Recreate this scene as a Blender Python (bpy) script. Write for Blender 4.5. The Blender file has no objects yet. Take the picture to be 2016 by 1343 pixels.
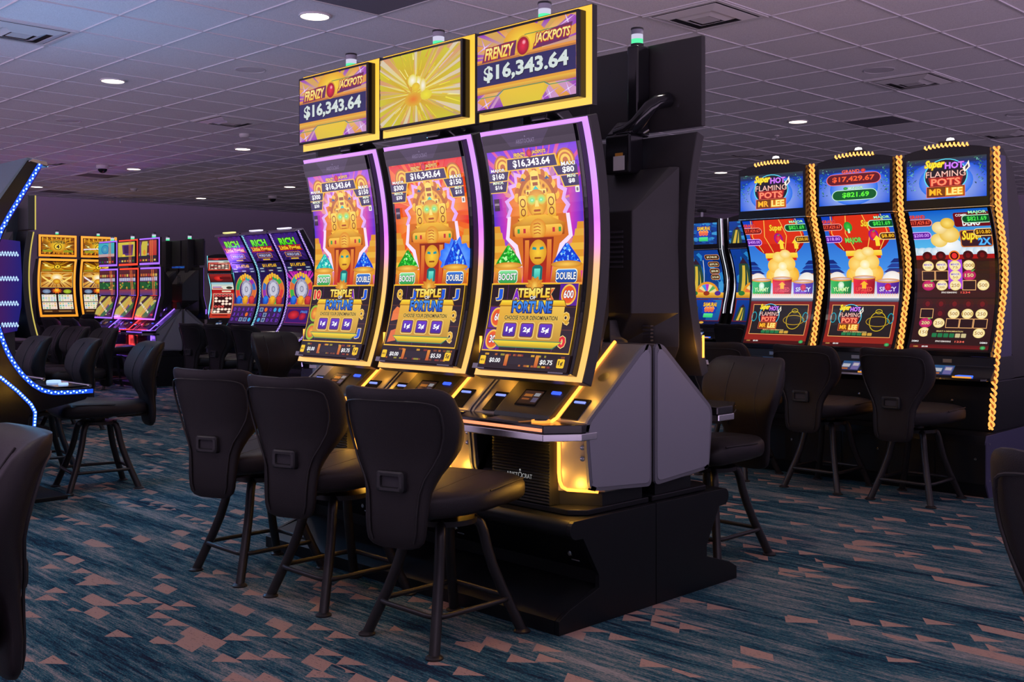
import bpy, bmesh, math, random
from mathutils import Vector, Matrix
PI = math.pi
S = bpy.context.scene
COL = S.collection
random.seed(7)

# ------------------------------------------------------------------ camera
FPX, HOR, YAW, EYE = 2112.0, 581.0, 0.782, 1.30
cam_d = bpy.data.cameras.new('camera')
cam_d.sensor_width = 36.0
cam_d.lens = FPX / 2016 * 36.0
cam_d.shift_y = -(671.5 - HOR) / 2016
cam_d.clip_end = 100
cam = bpy.data.objects.new('camera', cam_d)
COL.objects.link(cam)
cam.location = (0, 0, EYE)
cam.rotation_euler = (PI / 2, 0, PI / 2 - YAW)
S.camera = cam

# ------------------------------------------------------------------ light
world = bpy.data.worlds.new('dim_hall')
S.world = world
world.use_nodes = True
# mauve ambient, brightness added below the horizon to light the ceiling
wn = world.node_tree
bg = wn.nodes['Background']
w_tc = wn.nodes.new('ShaderNodeTexCoord')
w_sep = wn.nodes.new('ShaderNodeSeparateXYZ')
w_ramp = wn.nodes.new('ShaderNodeValToRGB')
w_mr = wn.nodes.new('ShaderNodeMapRange')
w_mr.inputs['From Min'].default_value = -0.6
w_mr.inputs['From Max'].default_value = 0.6
wn.links.new(w_tc.outputs['Generated'], w_sep.inputs[0])
wn.links.new(w_sep.outputs['Z'], w_mr.inputs['Value'])
wn.links.new(w_mr.outputs['Result'], w_ramp.inputs[0])
wr = w_ramp.color_ramp
wr.elements[0].position = 0.0; wr.elements[0].color = (0.90, 0.66, 0.98, 1)
wr.elements[1].position = 1.0; wr.elements[1].color = (0.030, 0.026, 0.038, 1)
for p_, c_ in ((0.405, (0.90, 0.66, 0.98, 1)), (0.475, (0.040, 0.034, 0.052, 1))):
    e_ = wr.elements.new(p_); e_.color = c_
wn.links.new(w_ramp.outputs[0], bg.inputs[0])
bg.inputs[1].default_value = 2.4
S.view_settings.view_transform = 'Standard'
S.view_settings.look = 'None'
S.view_settings.exposure = 0.0
S.view_settings.gamma = 1.0
S.view_settings.use_curve_mapping = False
S.cycles.use_denoising = True
S.cycles.max_bounces = 6
S.cycles.diffuse_bounces = 3
S.cycles.glossy_bounces = 3
S.cycles.sample_clamp_indirect = 4.0
S.cycles.caustics_reflective = False
S.cycles.caustics_refractive = False

DOWN_W = 30.0     # watts per downlight
CEIL = 3.17

# ------------------------------------------------------------------ colours and materials
def lin(c):
    c = c / 255.0
    return c / 12.92 if c <= 0.04045 else ((c + 0.055) / 1.055) ** 2.4

def C(r, g, b, k=1.0):
    return (lin(r) * k, lin(g) * k, lin(b) * k, 1.0)

def newmat(name):
    m = bpy.data.materials.new(name)
    m.use_nodes = True
    return m, m.node_tree, m.node_tree.nodes['Principled BSDF']

def plain(name, rgb, rough=0.5, metal=0.0, bump=0.0, scale=300.0, spec=0.5, coat=0.0):
    m, nt, p = newmat(name)
    p.inputs['Base Color'].default_value = (*rgb, 1)
    p.inputs['Roughness'].default_value = rough
    p.inputs['Metallic'].default_value = metal
    p.inputs['Specular IOR Level'].default_value = spec
    p.inputs['Coat Weight'].default_value = coat
    tc = nt.nodes.new('ShaderNodeTexCoord')
    n = nt.nodes.new('ShaderNodeTexNoise')
    n.inputs['Scale'].default_value = scale
    n.inputs['Detail'].default_value = 3
    nt.links.new(tc.outputs['Object'], n.inputs['Vector'])
    if bump:
        b = nt.nodes.new('ShaderNodeBump')
        b.inputs['Strength'].default_value = bump
        b.inputs['Distance'].default_value = 0.002
        nt.links.new(n.outputs['Fac'], b.inputs['Height'])
        nt.links.new(b.outputs['Normal'], p.inputs['Normal'])
    else:
        mr = nt.nodes.new('ShaderNodeMapRange')
        mr.inputs['To Min'].default_value = max(0.02, rough - 0.05)
        mr.inputs['To Max'].default_value = min(1.0, rough + 0.05)
        nt.links.new(n.outputs['Fac'], mr.inputs['Value'])
        nt.links.new(mr.outputs['Result'], p.inputs['Roughness'])
    return m

M = {}
M['leather'] = plain('black_leather', (0.0165, 0.0132, 0.015), 0.47, bump=0.35, scale=420, spec=0.4)
M['piping'] = plain('leather_piping', (0.014, 0.012, 0.013), 0.5)
M['plastic'] = plain('black_plastic', (0.018, 0.018, 0.020), 0.42)
M['tube'] = plain('black_powder_coat', (0.022, 0.020, 0.021), 0.38)
M['black'] = plain('satin_black_laminate', (0.009, 0.010, 0.012), 0.42, spec=0.35)
M['gloss'] = plain('gloss_black', (0.010, 0.010, 0.012), 0.14)
M['shell'] = plain('dark_cabinet_shell', (0.030, 0.028, 0.028), 0.42)
M['wing'] = plain('champagne_metal', (0.34, 0.30, 0.27), 0.38, metal=0.55)
M['sidegrey'] = plain('grey_side_panel', (0.31, 0.31, 0.37), 0.5)
M['sideedge'] = plain('grey_panel_edge', (0.19, 0.19, 0.225), 0.5)
M['cyan_lit_steel'] = plain('steel_with_cyan_light', (0.20, 0.30, 0.36), 0.35, metal=0.8)  # silver rear cover, cyan light put into the base colour
M['chrome'] = plain('chrome', (0.62, 0.62, 0.65), 0.16, metal=1.0)
M['steel'] = plain('brushed_steel', (0.45, 0.45, 0.47), 0.32, metal=1.0)
M['lilac'] = plain('dark_blue_side_panel', (0.10, 0.095, 0.20), 0.5)
M['white'] = plain('white_enamel', (0.62, 0.60, 0.60), 0.45)
M['paper'] = plain('white_sticker', (0.7, 0.7, 0.66), 0.6)
M['orange'] = plain('orange_sticker', (0.75, 0.35, 0.04), 0.6)
M['dark'] = plain('dark_duct', (0.045, 0.042, 0.05), 0.8)
M['grille'] = plain('grey_grille', (0.16, 0.15, 0.18), 0.7)

def glow_material(name, strength=1.0, rough=0.12):
    m, nt, p = newmat(name)
    p.inputs['Base Color'].default_value = (0.006, 0.006, 0.006, 1)
    p.inputs['Roughness'].default_value = rough
    a = nt.nodes.new('ShaderNodeAttribute')
    a.attribute_name = 'Col'
    nt.links.new(a.outputs['Color'], p.inputs['Emission Color'])
    p.inputs['Emission Strength'].default_value = strength
    return m
M['screen'] = glow_material('lit_screen', 1.0, 0.18)
M['led'] = glow_material('lit_led', 1.0, 0.35)

def carpet_material():
    m, nt, p = newmat('striated_carpet')
    N, L = nt.nodes, nt.links
    tc = N.new('ShaderNodeTexCoord')
    sep = N.new('ShaderNodeSeparateXYZ')
    L.new(tc.outputs['Object'], sep.inputs[0])
    def math_(op, a, b=None, c=None):
        n = N.new('ShaderNodeMath'); n.operation = op
        for i, v in enumerate((a, b, c)):
            if v is None: continue
            if isinstance(v, (int, float)): n.inputs[i].default_value = v
            else: L.new(v, n.inputs[i])
        return n.outputs[0]
    def noise(sx, sy, detail, rough, ox=0.0, dim='2D'):
        mp = N.new('ShaderNodeMapping')
        mp.inputs['Scale'].default_value = (sx, sy, 1)
        mp.inputs['Location'].default_value = (ox, ox * 0.7, 0)
        L.new(tc.outputs['Object'], mp.inputs[0])
        n = N.new('ShaderNodeTexNoise'); n.noise_dimensions = dim
        n.inputs['Scale'].default_value = 1.0
        n.inputs['Detail'].default_value = detail
        n.inputs['Roughness'].default_value = rough
        L.new(mp.outputs[0], n.inputs['Vector'])
        return n.outputs['Fac']
    broad = noise(0.9, 6.5, 4, 0.6)
    streak = noise(2.6, 42, 7, 0.78, 3.1)
    fine = noise(11, 190, 4, 0.8, 9.3)
    speck = noise(70, 280, 3, 0.8, 1.7)
    mix1 = math_('MULTIPLY_ADD', broad, 0.46, math_('MULTIPLY', streak, 0.62))
    mix2 = math_('MULTIPLY_ADD', fine, 0.44, mix1)
    tone = math_('MULTIPLY_ADD', speck, 0.42, mix2)
    tone = math_('MULTIPLY', tone, 0.85)
    ramp = N.new('ShaderNodeValToRGB')
    L.new(tone, ramp.inputs[0])
    cr = ramp.color_ramp
    cr.elements[0].position = 0.70; cr.elements[0].color = (0.012, 0.014, 0.034, 1)
    cr.elements[1].position = 0.96; cr.elements[1].color = (0.34, 0.32, 0.31, 1)
    for pos, col in ((0.755, (0.011, 0.045, 0.080, 1)), (0.80, (0.018, 0.110, 0.150, 1)), (0.835, (0.040, 0.135, 0.165, 1)), (0.865, (0.13, 0.175, 0.185, 1)), (0.90, (0.21, 0.22, 0.215, 1))):
        e = cr.elements.new(pos); e.color = col
    # blocky peach wedges, staggered in rows along the streaks
    rowh, celw = 0.074, 0.138
    ry = math_('DIVIDE', sep.outputs['Y'], rowh)
    row = math_('FLOOR', ry)
    fy = math_('FRACT', ry)
    wn = N.new('ShaderNodeTexWhiteNoise'); wn.noise_dimensions = '1D'
    L.new(row, wn.inputs['W'])
    cx = math_('ADD', math_('ADD', math_('DIVIDE', sep.outputs['X'], celw), math_('MULTIPLY', wn.outputs['Value'], 7.0)), math_('MULTIPLY', fy, 0.36))
    cell = math_('FLOOR', cx)
    fx = math_('FRACT', cx)
    cmb = N.new('ShaderNodeCombineXYZ')
    L.new(cell, cmb.inputs[0]); L.new(row, cmb.inputs[1])
    wn2 = N.new('ShaderNodeTexWhiteNoise'); wn2.noise_dimensions = '2D'
    L.new(cmb.outputs[0], wn2.inputs['Vector'])
    wn3 = N.new('ShaderNodeTexWhiteNoise'); wn3.noise_dimensions = '3D'
    cmb2 = N.new('ShaderNodeCombineXYZ'); L.new(cell, cmb2.inputs[0]); L.new(row, cmb2.inputs[1]); cmb2.inputs[2].default_value = 4.4
    L.new(cmb2.outputs[0], wn3.inputs['Vector'])
    area = noise(0.9, 2.2, 2, 0.5, 20.0)
    dens = math_('MULTIPLY_ADD', area, 0.66, -0.15)
    on = math_('LESS_THAN', wn2.outputs['Value'], dens)
    tri = math_('LESS_THAN', fx, fy)
    quad = math_('GREATER_THAN', wn3.outputs['Value'], 0.72)
    tri = math_('MAXIMUM', tri, quad)
    mask = math_('MULTIPLY', on, tri)
    worn = math_('GREATER_THAN', math_('ADD', math_('MULTIPLY', fine, 0.6), math_('MULTIPLY', speck, 0.5)), 0.44)
    mask = math_('MULTIPLY', mask, worn)
    mx = N.new('ShaderNodeMix'); mx.data_type = 'RGBA'
    L.new(mask, mx.inputs['Factor'])
    L.new(ramp.outputs[0], mx.inputs['A'])
    mx.inputs['B'].default_value = (0.45, 0.29, 0.235, 1)
    L.new(mx.outputs['Result'], p.inputs['Base Color'])
    p.inputs['Roughness'].default_value = 0.95
    p.inputs['Specular IOR Level'].default_value = 0.1
    b = N.new('ShaderNodeBump'); b.inputs['Strength'].default_value = 0.5; b.inputs['Distance'].default_value = 0.003
    L.new(speck, b.inputs['Height']); L.new(b.outputs[0], p.inputs['Normal'])
    return m
M['carpet'] = carpet_material()

def tile_material():
    m, nt, p = newmat('ceiling_tile')
    p.inputs['Base Color'].default_value = (0.72, 0.70, 0.72, 1)
    p.inputs['Roughness'].default_value = 0.9
    tc = nt.nodes.new('ShaderNodeTexCoord')
    n = nt.nodes.new('ShaderNodeTexNoise'); n.inputs['Scale'].default_value = 160; n.inputs['Detail'].default_value = 4
    nt.links.new(tc.outputs['Object'], n.inputs['Vector'])
    r = nt.nodes.new('ShaderNodeValToRGB')
    r.color_ramp.elements[0].position = 0.36; r.color_ramp.elements[0].color = (0.66, 0.64, 0.66, 1)
    r.color_ramp.elements[1].position = 0.55; r.color_ramp.elements[1].color = (0.78, 0.76, 0.78, 1)
    nt.links.new(n.outputs['Fac'], r.inputs[0]); nt.links.new(r.outputs[0], p.inputs['Base Color'])
    b = nt.nodes.new('ShaderNodeBump'); b.inputs['Strength'].default_value = 0.3; b.inputs['Distance'].default_value = 0.003
    nt.links.new(n.outputs['Fac'], b.inputs['Height']); nt.links.new(b.outputs[0], p.inputs['Normal'])
    return m
M['tile'] = tile_material()
M['tbar'] = plain('ceiling_grid_bar', (0.60, 0.58, 0.61), 0.55)
M['wall'] = plain('mauve_wall_paint', (0.62, 0.50, 0.68), 0.85, bump=0.1, scale=90)

# ------------------------------------------------------------------ object helpers
def link(o, parent=None):
    COL.objects.link(o)
    if parent is not None: o.parent = parent
    return o

def tag(o, label=None, cat=None, group=None, kind=None):
    if label: o['label'] = label
    if cat: o['category'] = cat
    if group: o['group'] = group
    if kind: o['kind'] = kind
    return o

def thing(name, label, cat, loc=(0, 0, 0), rz=0.0, group=None):
    o = bpy.data.objects.new(name, None)
    o.empty_display_size = 0.2
    COL.objects.link(o)
    o.location = loc; o.rotation_euler = (0, 0, rz)
    return tag(o, label, cat, group)

def copy_tree(o, parent=None):
    c = o.copy(); COL.objects.link(c)
    c.parent = parent
    for ch in list(o.children): copy_tree(ch, c)
    return c

def dup(root, loc, rz, label, group=None):
    c = copy_tree(root)
    c.location = loc; c.rotation_euler = (0, 0, rz)
    c['label'] = label
    if group: c['group'] = group
    return c

class MB:
    """collects geometry for one mesh object"""
    def __init__(self):
        self.v, self.f = [], []
    def add(self, vs, fs):
        b = len(self.v); self.v += [tuple(q) for q in vs]
        self.f += [tuple(b + i for i in f) for f in fs]
        return self
    def box(self, x0, x1, y0, y1, z0, z1):
        vs = [(x, y, z) for z in (z0, z1) for y in (y0, y1) for x in (x0, x1)]
        return self.add(vs, [(0, 2, 3, 1), (4, 5, 7, 6), (0, 1, 5, 4), (2, 6, 7, 3), (0, 4, 6, 2), (1, 3, 7, 5)])
    def prism_x(self, prof, x0, x1):
        n = len(prof)
        vs = [(x0, y, z) for y, z in prof] + [(x1, y, z) for y, z in prof]
        fs = [tuple(range(n)), tuple(range(2 * n - 1, n - 1, -1))] + [(i, (i + 1) % n, n + (i + 1) % n, n + i) for i in range(n)]
        return self.add(vs, fs)
    def prism_z(self, plan, z0, z1):
        n = len(plan)
        vs = [(x, y, z0) for x, y in plan] + [(x, y, z1) for x, y in plan]
        fs = [tuple(range(n)), tuple(range(2 * n - 1, n - 1, -1))] + [(i, (i + 1) % n, n + (i + 1) % n, n + i) for i in range(n)]
        return self.add(vs, fs)
    def prism_y(self, prof, y0, y1):
        n = len(prof)
        vs = [(x, y0, z) for x, z in prof] + [(x, y1, z) for x, z in prof]
        fs = [tuple(range(n)), tuple(range(2 * n - 1, n - 1, -1))] + [(i, (i + 1) % n, n + (i + 1) % n, n + i) for i in range(n)]
        return self.add(vs, fs)
    def loft(self, rings, cap=True, closed=True):
        n = len(rings[0]); vs = [q for r in rings for q in r]; fs = []
        for k in range(len(rings) - 1):
            for i in range(n if closed else n - 1):
                a, b = k * n + i, k * n + (i + 1) % n
                fs.append((a, b, b + n, a + n))
        if cap:
            fs.append(tuple(range(n))[::-1]); fs.append(tuple(range((len(rings) - 1) * n, len(rings) * n)))
        return self.add(vs, fs)
    def tube(self, path, r, n=10, closed=False, cap=True):
        P = [Vector(q) for q in path]; m = len(P); rings = []
        up = None
        for i in range(m):
            if closed: t = (P[(i + 1) % m] - P[i - 1])
            else: t = P[min(i + 1, m - 1)] - P[max(i - 1, 0)]
            t.normalize()
            if up is None:
                up = Vector((0, 0, 1)) if abs(t.z) < 0.9 else Vector((1, 0, 0))
            a = t.cross(up)
            if a.length < 1e-6: a = t.cross(Vector((0.3, 1, 0.2)))
            a.normalize(); up = a.cross(t).normalized()
            rr = r[i] if isinstance(r, (list, tuple)) else r
            rings.append([P[i] + (a * math.cos(2 * PI * k / n) + up * math.sin(2 * PI * k / n)) * rr for k in range(n)])
        if closed: rings.append(rings[0])
        return self.loft(rings, cap=cap and not closed)
    def lathe(self, prof, cx=0, cy=0, cz=0, n=24):
        rings = [[(cx + r * math.cos(2 * PI * k / n), cy + r * math.sin(2 * PI * k / n), cz + z) for k in range(n)] for r, z in prof]
        return self.loft(rings)
    def grid(self, fn, nu, nv):
        vs = [fn(i / nu, j / nv) for j in range(nv + 1) for i in range(nu + 1)]
        fs = [(j * (nu + 1) + i, j * (nu + 1) + i + 1, (j + 1) * (nu + 1) + i + 1, (j + 1) * (nu + 1) + i) for j in range(nv) for i in range(nu)]
        return self.add(vs, fs)
    def build(self, name, mat, parent=None, smooth=35, bevel=0.0, seg=2, recalc=True):
        me = bpy.data.meshes.new(name)
        me.from_pydata(self.v, [], self.f)
        if recalc:
            bm = bmesh.new(); bm.from_mesh(me)
            bmesh.ops.recalc_face_normals(bm, faces=bm.faces)
            bm.to_mesh(me); bm.free()
        me.materials.append(M[mat] if isinstance(mat, str) else mat)
        if smooth:
            me.shade_smooth()
            me.set_sharp_from_angle(angle=math.radians(smooth))
        o = bpy.data.objects.new(name, me)
        link(o, parent)
        if bevel:
            b = o.modifiers.new('edge', 'BEVEL'); b.width = bevel; b.segments = seg
            b.limit_method = 'ANGLE'; b.angle_limit = math.radians(40)
        return o

# ------------------------------------------------------------------ lit artwork
_text = {}
def text_geo(body, bold=0.0, shear=0.0):
    k = (body, round(bold, 3), shear)
    if k not in _text:
        cu = bpy.data.curves.new('glyphs', 'FONT')
        cu.body = body; cu.size = 1.0; cu.offset = bold; cu.shear = shear
        cu.resolution_u = 2; cu.fill_mode = 'FRONT'
        ob = bpy.data.objects.new('glyphs', cu)
        me = bpy.data.meshes.new_from_object(ob)
        vs = [(v.co.x, v.co.y) for v in me.vertices]
        fs = [tuple(p.vertices) for p in me.polygons]
        bpy.data.objects.remove(ob); bpy.data.curves.remove(cu); bpy.data.meshes.remove(me)
        xs = [q[0] for q in vs]; ys = [q[1] for q in vs]
        x0, x1, y0, y1 = min(xs), max(xs), min(ys), max(ys)
        _text[k] = ([((x - x0) / (x1 - x0), (y - y0) / (y1 - y0)) for x, y in vs], fs)
    return _text[k]

class Art:
    """flat artwork in a 0..1 by 0..1 frame: filled shapes and lettering, each on its own thin layer"""
    def __init__(self, k=1.0):
        self.items = []; self.layer = 0; self.k = k
    def col(self, c):
        return (c[0] * self.k, c[1] * self.k, c[2] * self.k, 1.0)
    def raw(self, vs, fs, cols):
        self.items.append((vs, fs, cols, self.layer)); self.layer += 1
    def P(self, pts, c):
        cols = [self.col(q) for q in c] if isinstance(c[0], (tuple, list)) else [self.col(c)] * len(pts)
        self.raw(pts, [tuple(range(len(pts)))], cols); return self
    def R(self, u0, v0, u1, v1, c, ctop=None):
        ct = ctop or c
        return self.P([(u0, v0), (u1, v0), (u1, v1), (u0, v1)], [c, c, ct, ct])
    def E(self, cx, cy, rx, ry, c, edge=None, n=28, a0=0.0, a1=360.0):
        full = abs(a1 - a0) >= 360
        m = n if full else n + 1
        pts = [(cx, cy)] + [(cx + rx * math.cos(math.radians(a0 + (a1 - a0) * i / n)), cy + ry * math.sin(math.radians(a0 + (a1 - a0) * i / n))) for i in range(m)]
        fs = [(0, 1 + i, 1 + (i + 1) % m) for i in range(m if full else m - 1)]
        self.raw(pts, fs, [self.col(c)] + [self.col(edge or c)] * m); return self
    def ring(self, cx, cy, rx, ry, w, c, n=32, a0=0.0, a1=360.0, asp=1.0):
        pts, fs = [], []
        for i in range(n + 1):
            a = math.radians(a0 + (a1 - a0) * i / n)
            pts += [(cx + rx * math.cos(a), cy + ry * math.sin(a)), (cx + (rx - w) * math.cos(a), cy + (ry - w * asp) * math.sin(a))]
        for i in range(n): fs.append((2 * i, 2 * i + 1, 2 * i + 3, 2 * i + 2))
        self.raw(pts, fs, [self.col(c)] * len(pts)); return self
    def L(self, pts, w, c, asp=1.0):
        for (x0, y0), (x1, y1) in zip(pts[:-1], pts[1:]):
            dx, dy = x1 - x0, (y1 - y0) / asp
            d = math.hypot(dx, dy) or 1e-9
            nx, ny = -dy / d * w / 2, dx / d * w / 2 * asp
            self.P([(x0 + nx, y0 + ny), (x0 - nx, y0 - ny), (x1 - nx, y1 - ny), (x1 + nx, y1 + ny)], c)
        return self
    def RR(self, u0, v0, u1, v1, r, c, asp=1.0, ctop=None):
        pts = []
        for cx, cy, a in ((u1 - r, v1 - r * asp, 0), (u0 + r, v1 - r * asp, 90), (u0 + r, v0 + r * asp, 180), (u1 - r, v0 + r * asp, 270)):
            for k in range(6):
                t = math.radians(a + 18 * k)
                pts.append((cx + r * math.cos(t), cy + r * asp * math.sin(t)))
        if ctop:
            return self.P(pts, [tuple(c[j] + (ctop[j] - c[j]) * (y - v0) / (v1 - v0) for j in range(3)) + (1,) for x, y in pts])
        return self.P(pts, c)
    def star(self, cx, cy, rx, ry, n, inner, c, edge=None, jit=0.0, seed=1, ph=0.0):
        rnd = random.Random(seed)
        pts = [(cx, cy)]
        for i in range(2 * n):
            a = PI * i / n + ph; q = (1.0 if i % 2 == 0 else inner) * (1 + rnd.uniform(-jit, jit))
            pts.append((cx + rx * q * math.cos(a), cy + ry * q * math.sin(a)))
        self.raw(pts, [(0, 1 + i, 1 + (i + 1) % (2 * n)) for i in range(2 * n)], [self.col(c)] + [self.col(edge or c)] * (2 * n)); return self
    def rays(self, cx, cy, r, n, c, edge, u0=0, v0=0, u1=1, v1=1, seed=3, wide=0.5):
        """wedges from a centre, clipped to the frame"""
        rnd = random.Random(seed)
        for i in range(n):
            a = 2 * PI * (i + rnd.uniform(-0.3, 0.3)) / n; da = PI / n * wide * rnd.uniform(0.5, 1.4)
            pts = [(cx, cy)]
            for b in (a - da, a + da):
                dx, dy = math.cos(b), math.sin(b); t = r
                if dx > 1e-6: t = min(t, (u1 - cx) / dx)
                if dx < -1e-6: t = min(t, (u0 - cx) / dx)
                if dy > 1e-6: t = min(t, (v1 - cy) / dy)
                if dy < -1e-6: t = min(t, (v0 - cy) / dy)
                pts.append((cx + dx * t, cy + dy * t))
            self.P(pts, [c, edge, edge])
        return self
    def T(self, s, cx, cy, w, h, c, out=None, ow=0.05, bold=0.02, shear=0.0, ctop=None, sh=None):
        vs, fs = text_geo(s, bold, shear)
        if sh:
            d = sh; pts = [(cx - w / 2 + x * w + d[0], cy - h / 2 + y * h + d[1]) for x, y in vs]
            self.raw(pts, fs, [self.col(d[2])] * len(pts))
        if out:
            ovs, ofs = text_geo(s, bold + ow, shear)
            gw, gh = w * (1 + 0.12 * ow / 0.05 / max(1, len(s) * 0.45)), h * (1 + 2.2 * ow)
            pts = [(cx - gw / 2 + x * gw, cy - gh / 2 + y * gh) for x, y in ovs]
            self.raw(pts, ofs, [self.col(out)] * len(pts))
        pts = [(cx - w / 2 + x * w, cy - h / 2 + y * h) for x, y in vs]
        if ctop:
            cols = [self.col(tuple(c[j] + (ctop[j] - c[j]) * y for j in range(3)) + (1,)) for x, y in vs]
        else: cols = [self.col(c)] * len(pts)
        self.raw(pts, fs, cols); return self
    def build(self, name, path, x0, x1, parent=None, mat='screen', nv=1, vmul=1.0, off=0.0, clip=(0.0, 0.0, 1.0, 1.0)):
        """path: Path giving (y, z) and its normal for v in 0..1"""
        bm = bmesh.new(); cl = bm.verts.layers.float_color.new('Col')
        for vs, fs, cols, ly in self.items:
            bv = []
            for (u, v), c in zip(vs, cols):
                q = bm.verts.new((u, v * vmul, ly)); q[cl] = c; bv.append(q)
            for f in fs:
                try: bm.faces.new([bv[i] for i in f])
                except ValueError: pass
        if clip or nv > 1: bmesh.ops.triangulate(bm, faces=bm.faces[:])
        if clip:
            for co, no in (((clip[0], 0, 0), (-1, 0, 0)), ((clip[2], 0, 0), (1, 0, 0)), ((0, clip[1] * vmul, 0), (0, -1, 0)), ((0, clip[3] * vmul, 0), (0, 1, 0))):
                if any((q.co - Vector(co)).dot(Vector(no)) > 1e-6 for q in bm.verts):
                    bmesh.ops.bisect_plane(bm, geom=bm.verts[:] + bm.edges[:] + bm.faces[:], dist=1e-7, plane_co=co, plane_no=no, clear_outer=True)
        if nv > 1:
            for k in range(1, nv):
                bmesh.ops.bisect_plane(bm, geom=bm.verts[:] + bm.edges[:] + bm.faces[:], dist=1e-7, plane_co=(0, k / nv, 0), plane_no=(0, 1, 0))
        for q in bm.verts:
            y, z, ny, nz = path.at(q.co.y, nv)
            d = off + 0.00002 * q.co.z
            q.co = (x0 + (x1 - x0) * q.co.x, y + ny * d, z + nz * d)
        for f in bm.faces:
            f.normal_update()
            if f.normal.y > 0 or (abs(f.normal.y) < 1e-6 and f.normal.z < 0): f.normal_flip()
        me = bpy.data.meshes.new(name); bm.to_mesh(me); bm.free()
        me.materials.append(M[mat])
        return link(bpy.data.objects.new(name, me), parent)

class Path:
    """a profile in the y-z plane, bottom to top, read by arc length; normals face -y"""
    def __init__(self, pts):
        self.p = pts; self.s = [0.0]
        for (a, b), (c, d) in zip(pts[:-1], pts[1:]): self.s.append(self.s[-1] + math.hypot(c - a, d - b))
    def raw(self, v):
        t = v * self.s[-1]; n = len(self.p)
        i = 0
        while i < n - 2 and self.s[i + 1] < t: i += 1
        q = (t - self.s[i]) / (self.s[i + 1] - self.s[i])
        return (self.p[i][0] + (self.p[i + 1][0] - self.p[i][0]) * q, self.p[i][1] + (self.p[i + 1][1] - self.p[i][1]) * q)
    def at(self, v, nv=1):
        if nv <= 1: k, a, b = 0, 0.0, 1.0
        else:
            k = min(max(int(math.floor(v * nv + 1e-6)), 0), nv - 1); a, b = k / nv, (k + 1) / nv
        y0, z0 = self.raw(a); y1, z1 = self.raw(b); q = (v - a) / (b - a)
        dy, dz = self.raw(min(b + 1e-3, 1))[0] - self.raw(max(a - 1e-3, 0))[0], self.raw(min(b + 1e-3, 1))[1] - self.raw(max(a - 1e-3, 0))[1]
        d = math.hypot(dy, dz)
        return y0 + (y1 - y0) * q, z0 + (z1 - z0) * q, -dz / d, dy / d
    def band(self, t0, t1, n=24, v0=0.0, v1=1.0):
        """closed (y, z) outline of a plate between two offsets along the normal (positive = towards the player)"""
        A, B = [], []
        for i in range(n + 1):
            v = v0 + (v1 - v0) * i / n
            y, z = self.raw(v)
            ya, za = self.raw(max(v - 0.01, 0)); yb, zb = self.raw(min(v + 0.01, 1))
            d = math.hypot(yb - ya, zb - za); ny, nz = -(zb - za) / d, (yb - ya) / d
            A.append((y + ny * t1, z + nz * t1)); B.append((y + ny * t0, z + nz * t0))
        return A + B[::-1]
    def cut(self, v0, v1, n=24):
        return Path([self.raw(v0 + (v1 - v0) * i / n) for i in range(n + 1)])

FLAT = lambda y, z0, z1: Path([(y, z0), (y, z1)])

def frame_art(hw, ln, w, stops, wv=None, top=True, bottom=True, left=True, right=True, k=1.0):
    """a lit rectangular ring, half width hw, length ln, band w; stops = [(v, colour)]"""
    a = Art(k); du, dv = w / (2 * hw), (wv or w) / ln
    def cv(v):
        for (v0, c0), (v1, c1) in zip(stops[:-1], stops[1:]):
            if v <= v1:
                q = (v - v0) / (v1 - v0); return tuple(c0[j] + (c1[j] - c0[j]) * q for j in range(3)) + (1,)
        return stops[-1][1]
    cuts = [s[0] for s in stops]
    for on, u0, u1 in ((left, 0, du), (right, 1 - du, 1)):
        if on:
            for v0, v1 in zip(cuts[:-1], cuts[1:]):
                v0c, v1c = max(v0, 0), min(v1, 1)
                a.R(u0, v0c, u1, v1c, cv(v0c), cv(v1c))
    if bottom: a.R(du, 0, 1 - du, dv, cv(0))
    if top: a.R(du, 1 - dv, 1 - du, 1, cv(1))
    return a
# ------------------------------------------------------------------ room shell
X0, X1, Y0r, Y1r = -20.8, 2.5, -1.5, 21.0
def structure(name, mb, mat, **k):
    o = mb.build(name, mat, **k); o['kind'] = 'structure'; return o
structure('floor', MB().box(X0, X1, Y0r, Y1r, -0.05, 0.0), 'carpet')
structure('ceiling', MB().box(X0, X1, Y0r, Y1r, CEIL + 0.008, CEIL + 0.10), 'tile')
structure('wall_west', MB().box(X0 - 0.12, X0, Y0r, Y1r, 0, CEIL + 0.1), 'wall')
structure('wall_north', MB().box(X0 - 0.12, X1, Y1r, Y1r + 0.12, 0, CEIL + 0.1), 'wall')
structure('baseboard_west', MB().box(X0, X0 + 0.015, Y0r, Y1r, 0, 0.12), 'black')
structure('baseboard_north', MB().box(X0 + 0.015, X1, Y1r - 0.015, Y1r, 0, 0.12), 'black')
# suspended grid bars between the tiles
TX, TY, GX, GY = 0.6146, 0.6215, -7.575, 3.20
g = MB()
k = math.ceil((X0 - GX) / TX)
while GX + k * TX < X1:
    x = GX + k * TX; g.box(x - 0.006, x + 0.006, Y0r, Y1r, CEIL, CEIL + 0.014); k += 1
k = math.ceil((Y0r - GY) / TY)
while GY + k * TY < Y1r:
    y = GY + k * TY; g.box(X0, X1, y - 0.006, y + 0.006, CEIL, CEIL + 0.0135); k += 1
structure('trim_1', g, 'tbar', smooth=0)
def snap(x, y):
    return (GX + (math.floor((x - GX) / TX) + 0.5) * TX, GY + (math.floor((y - GY) / TY) + 0.5) * TY)

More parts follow.
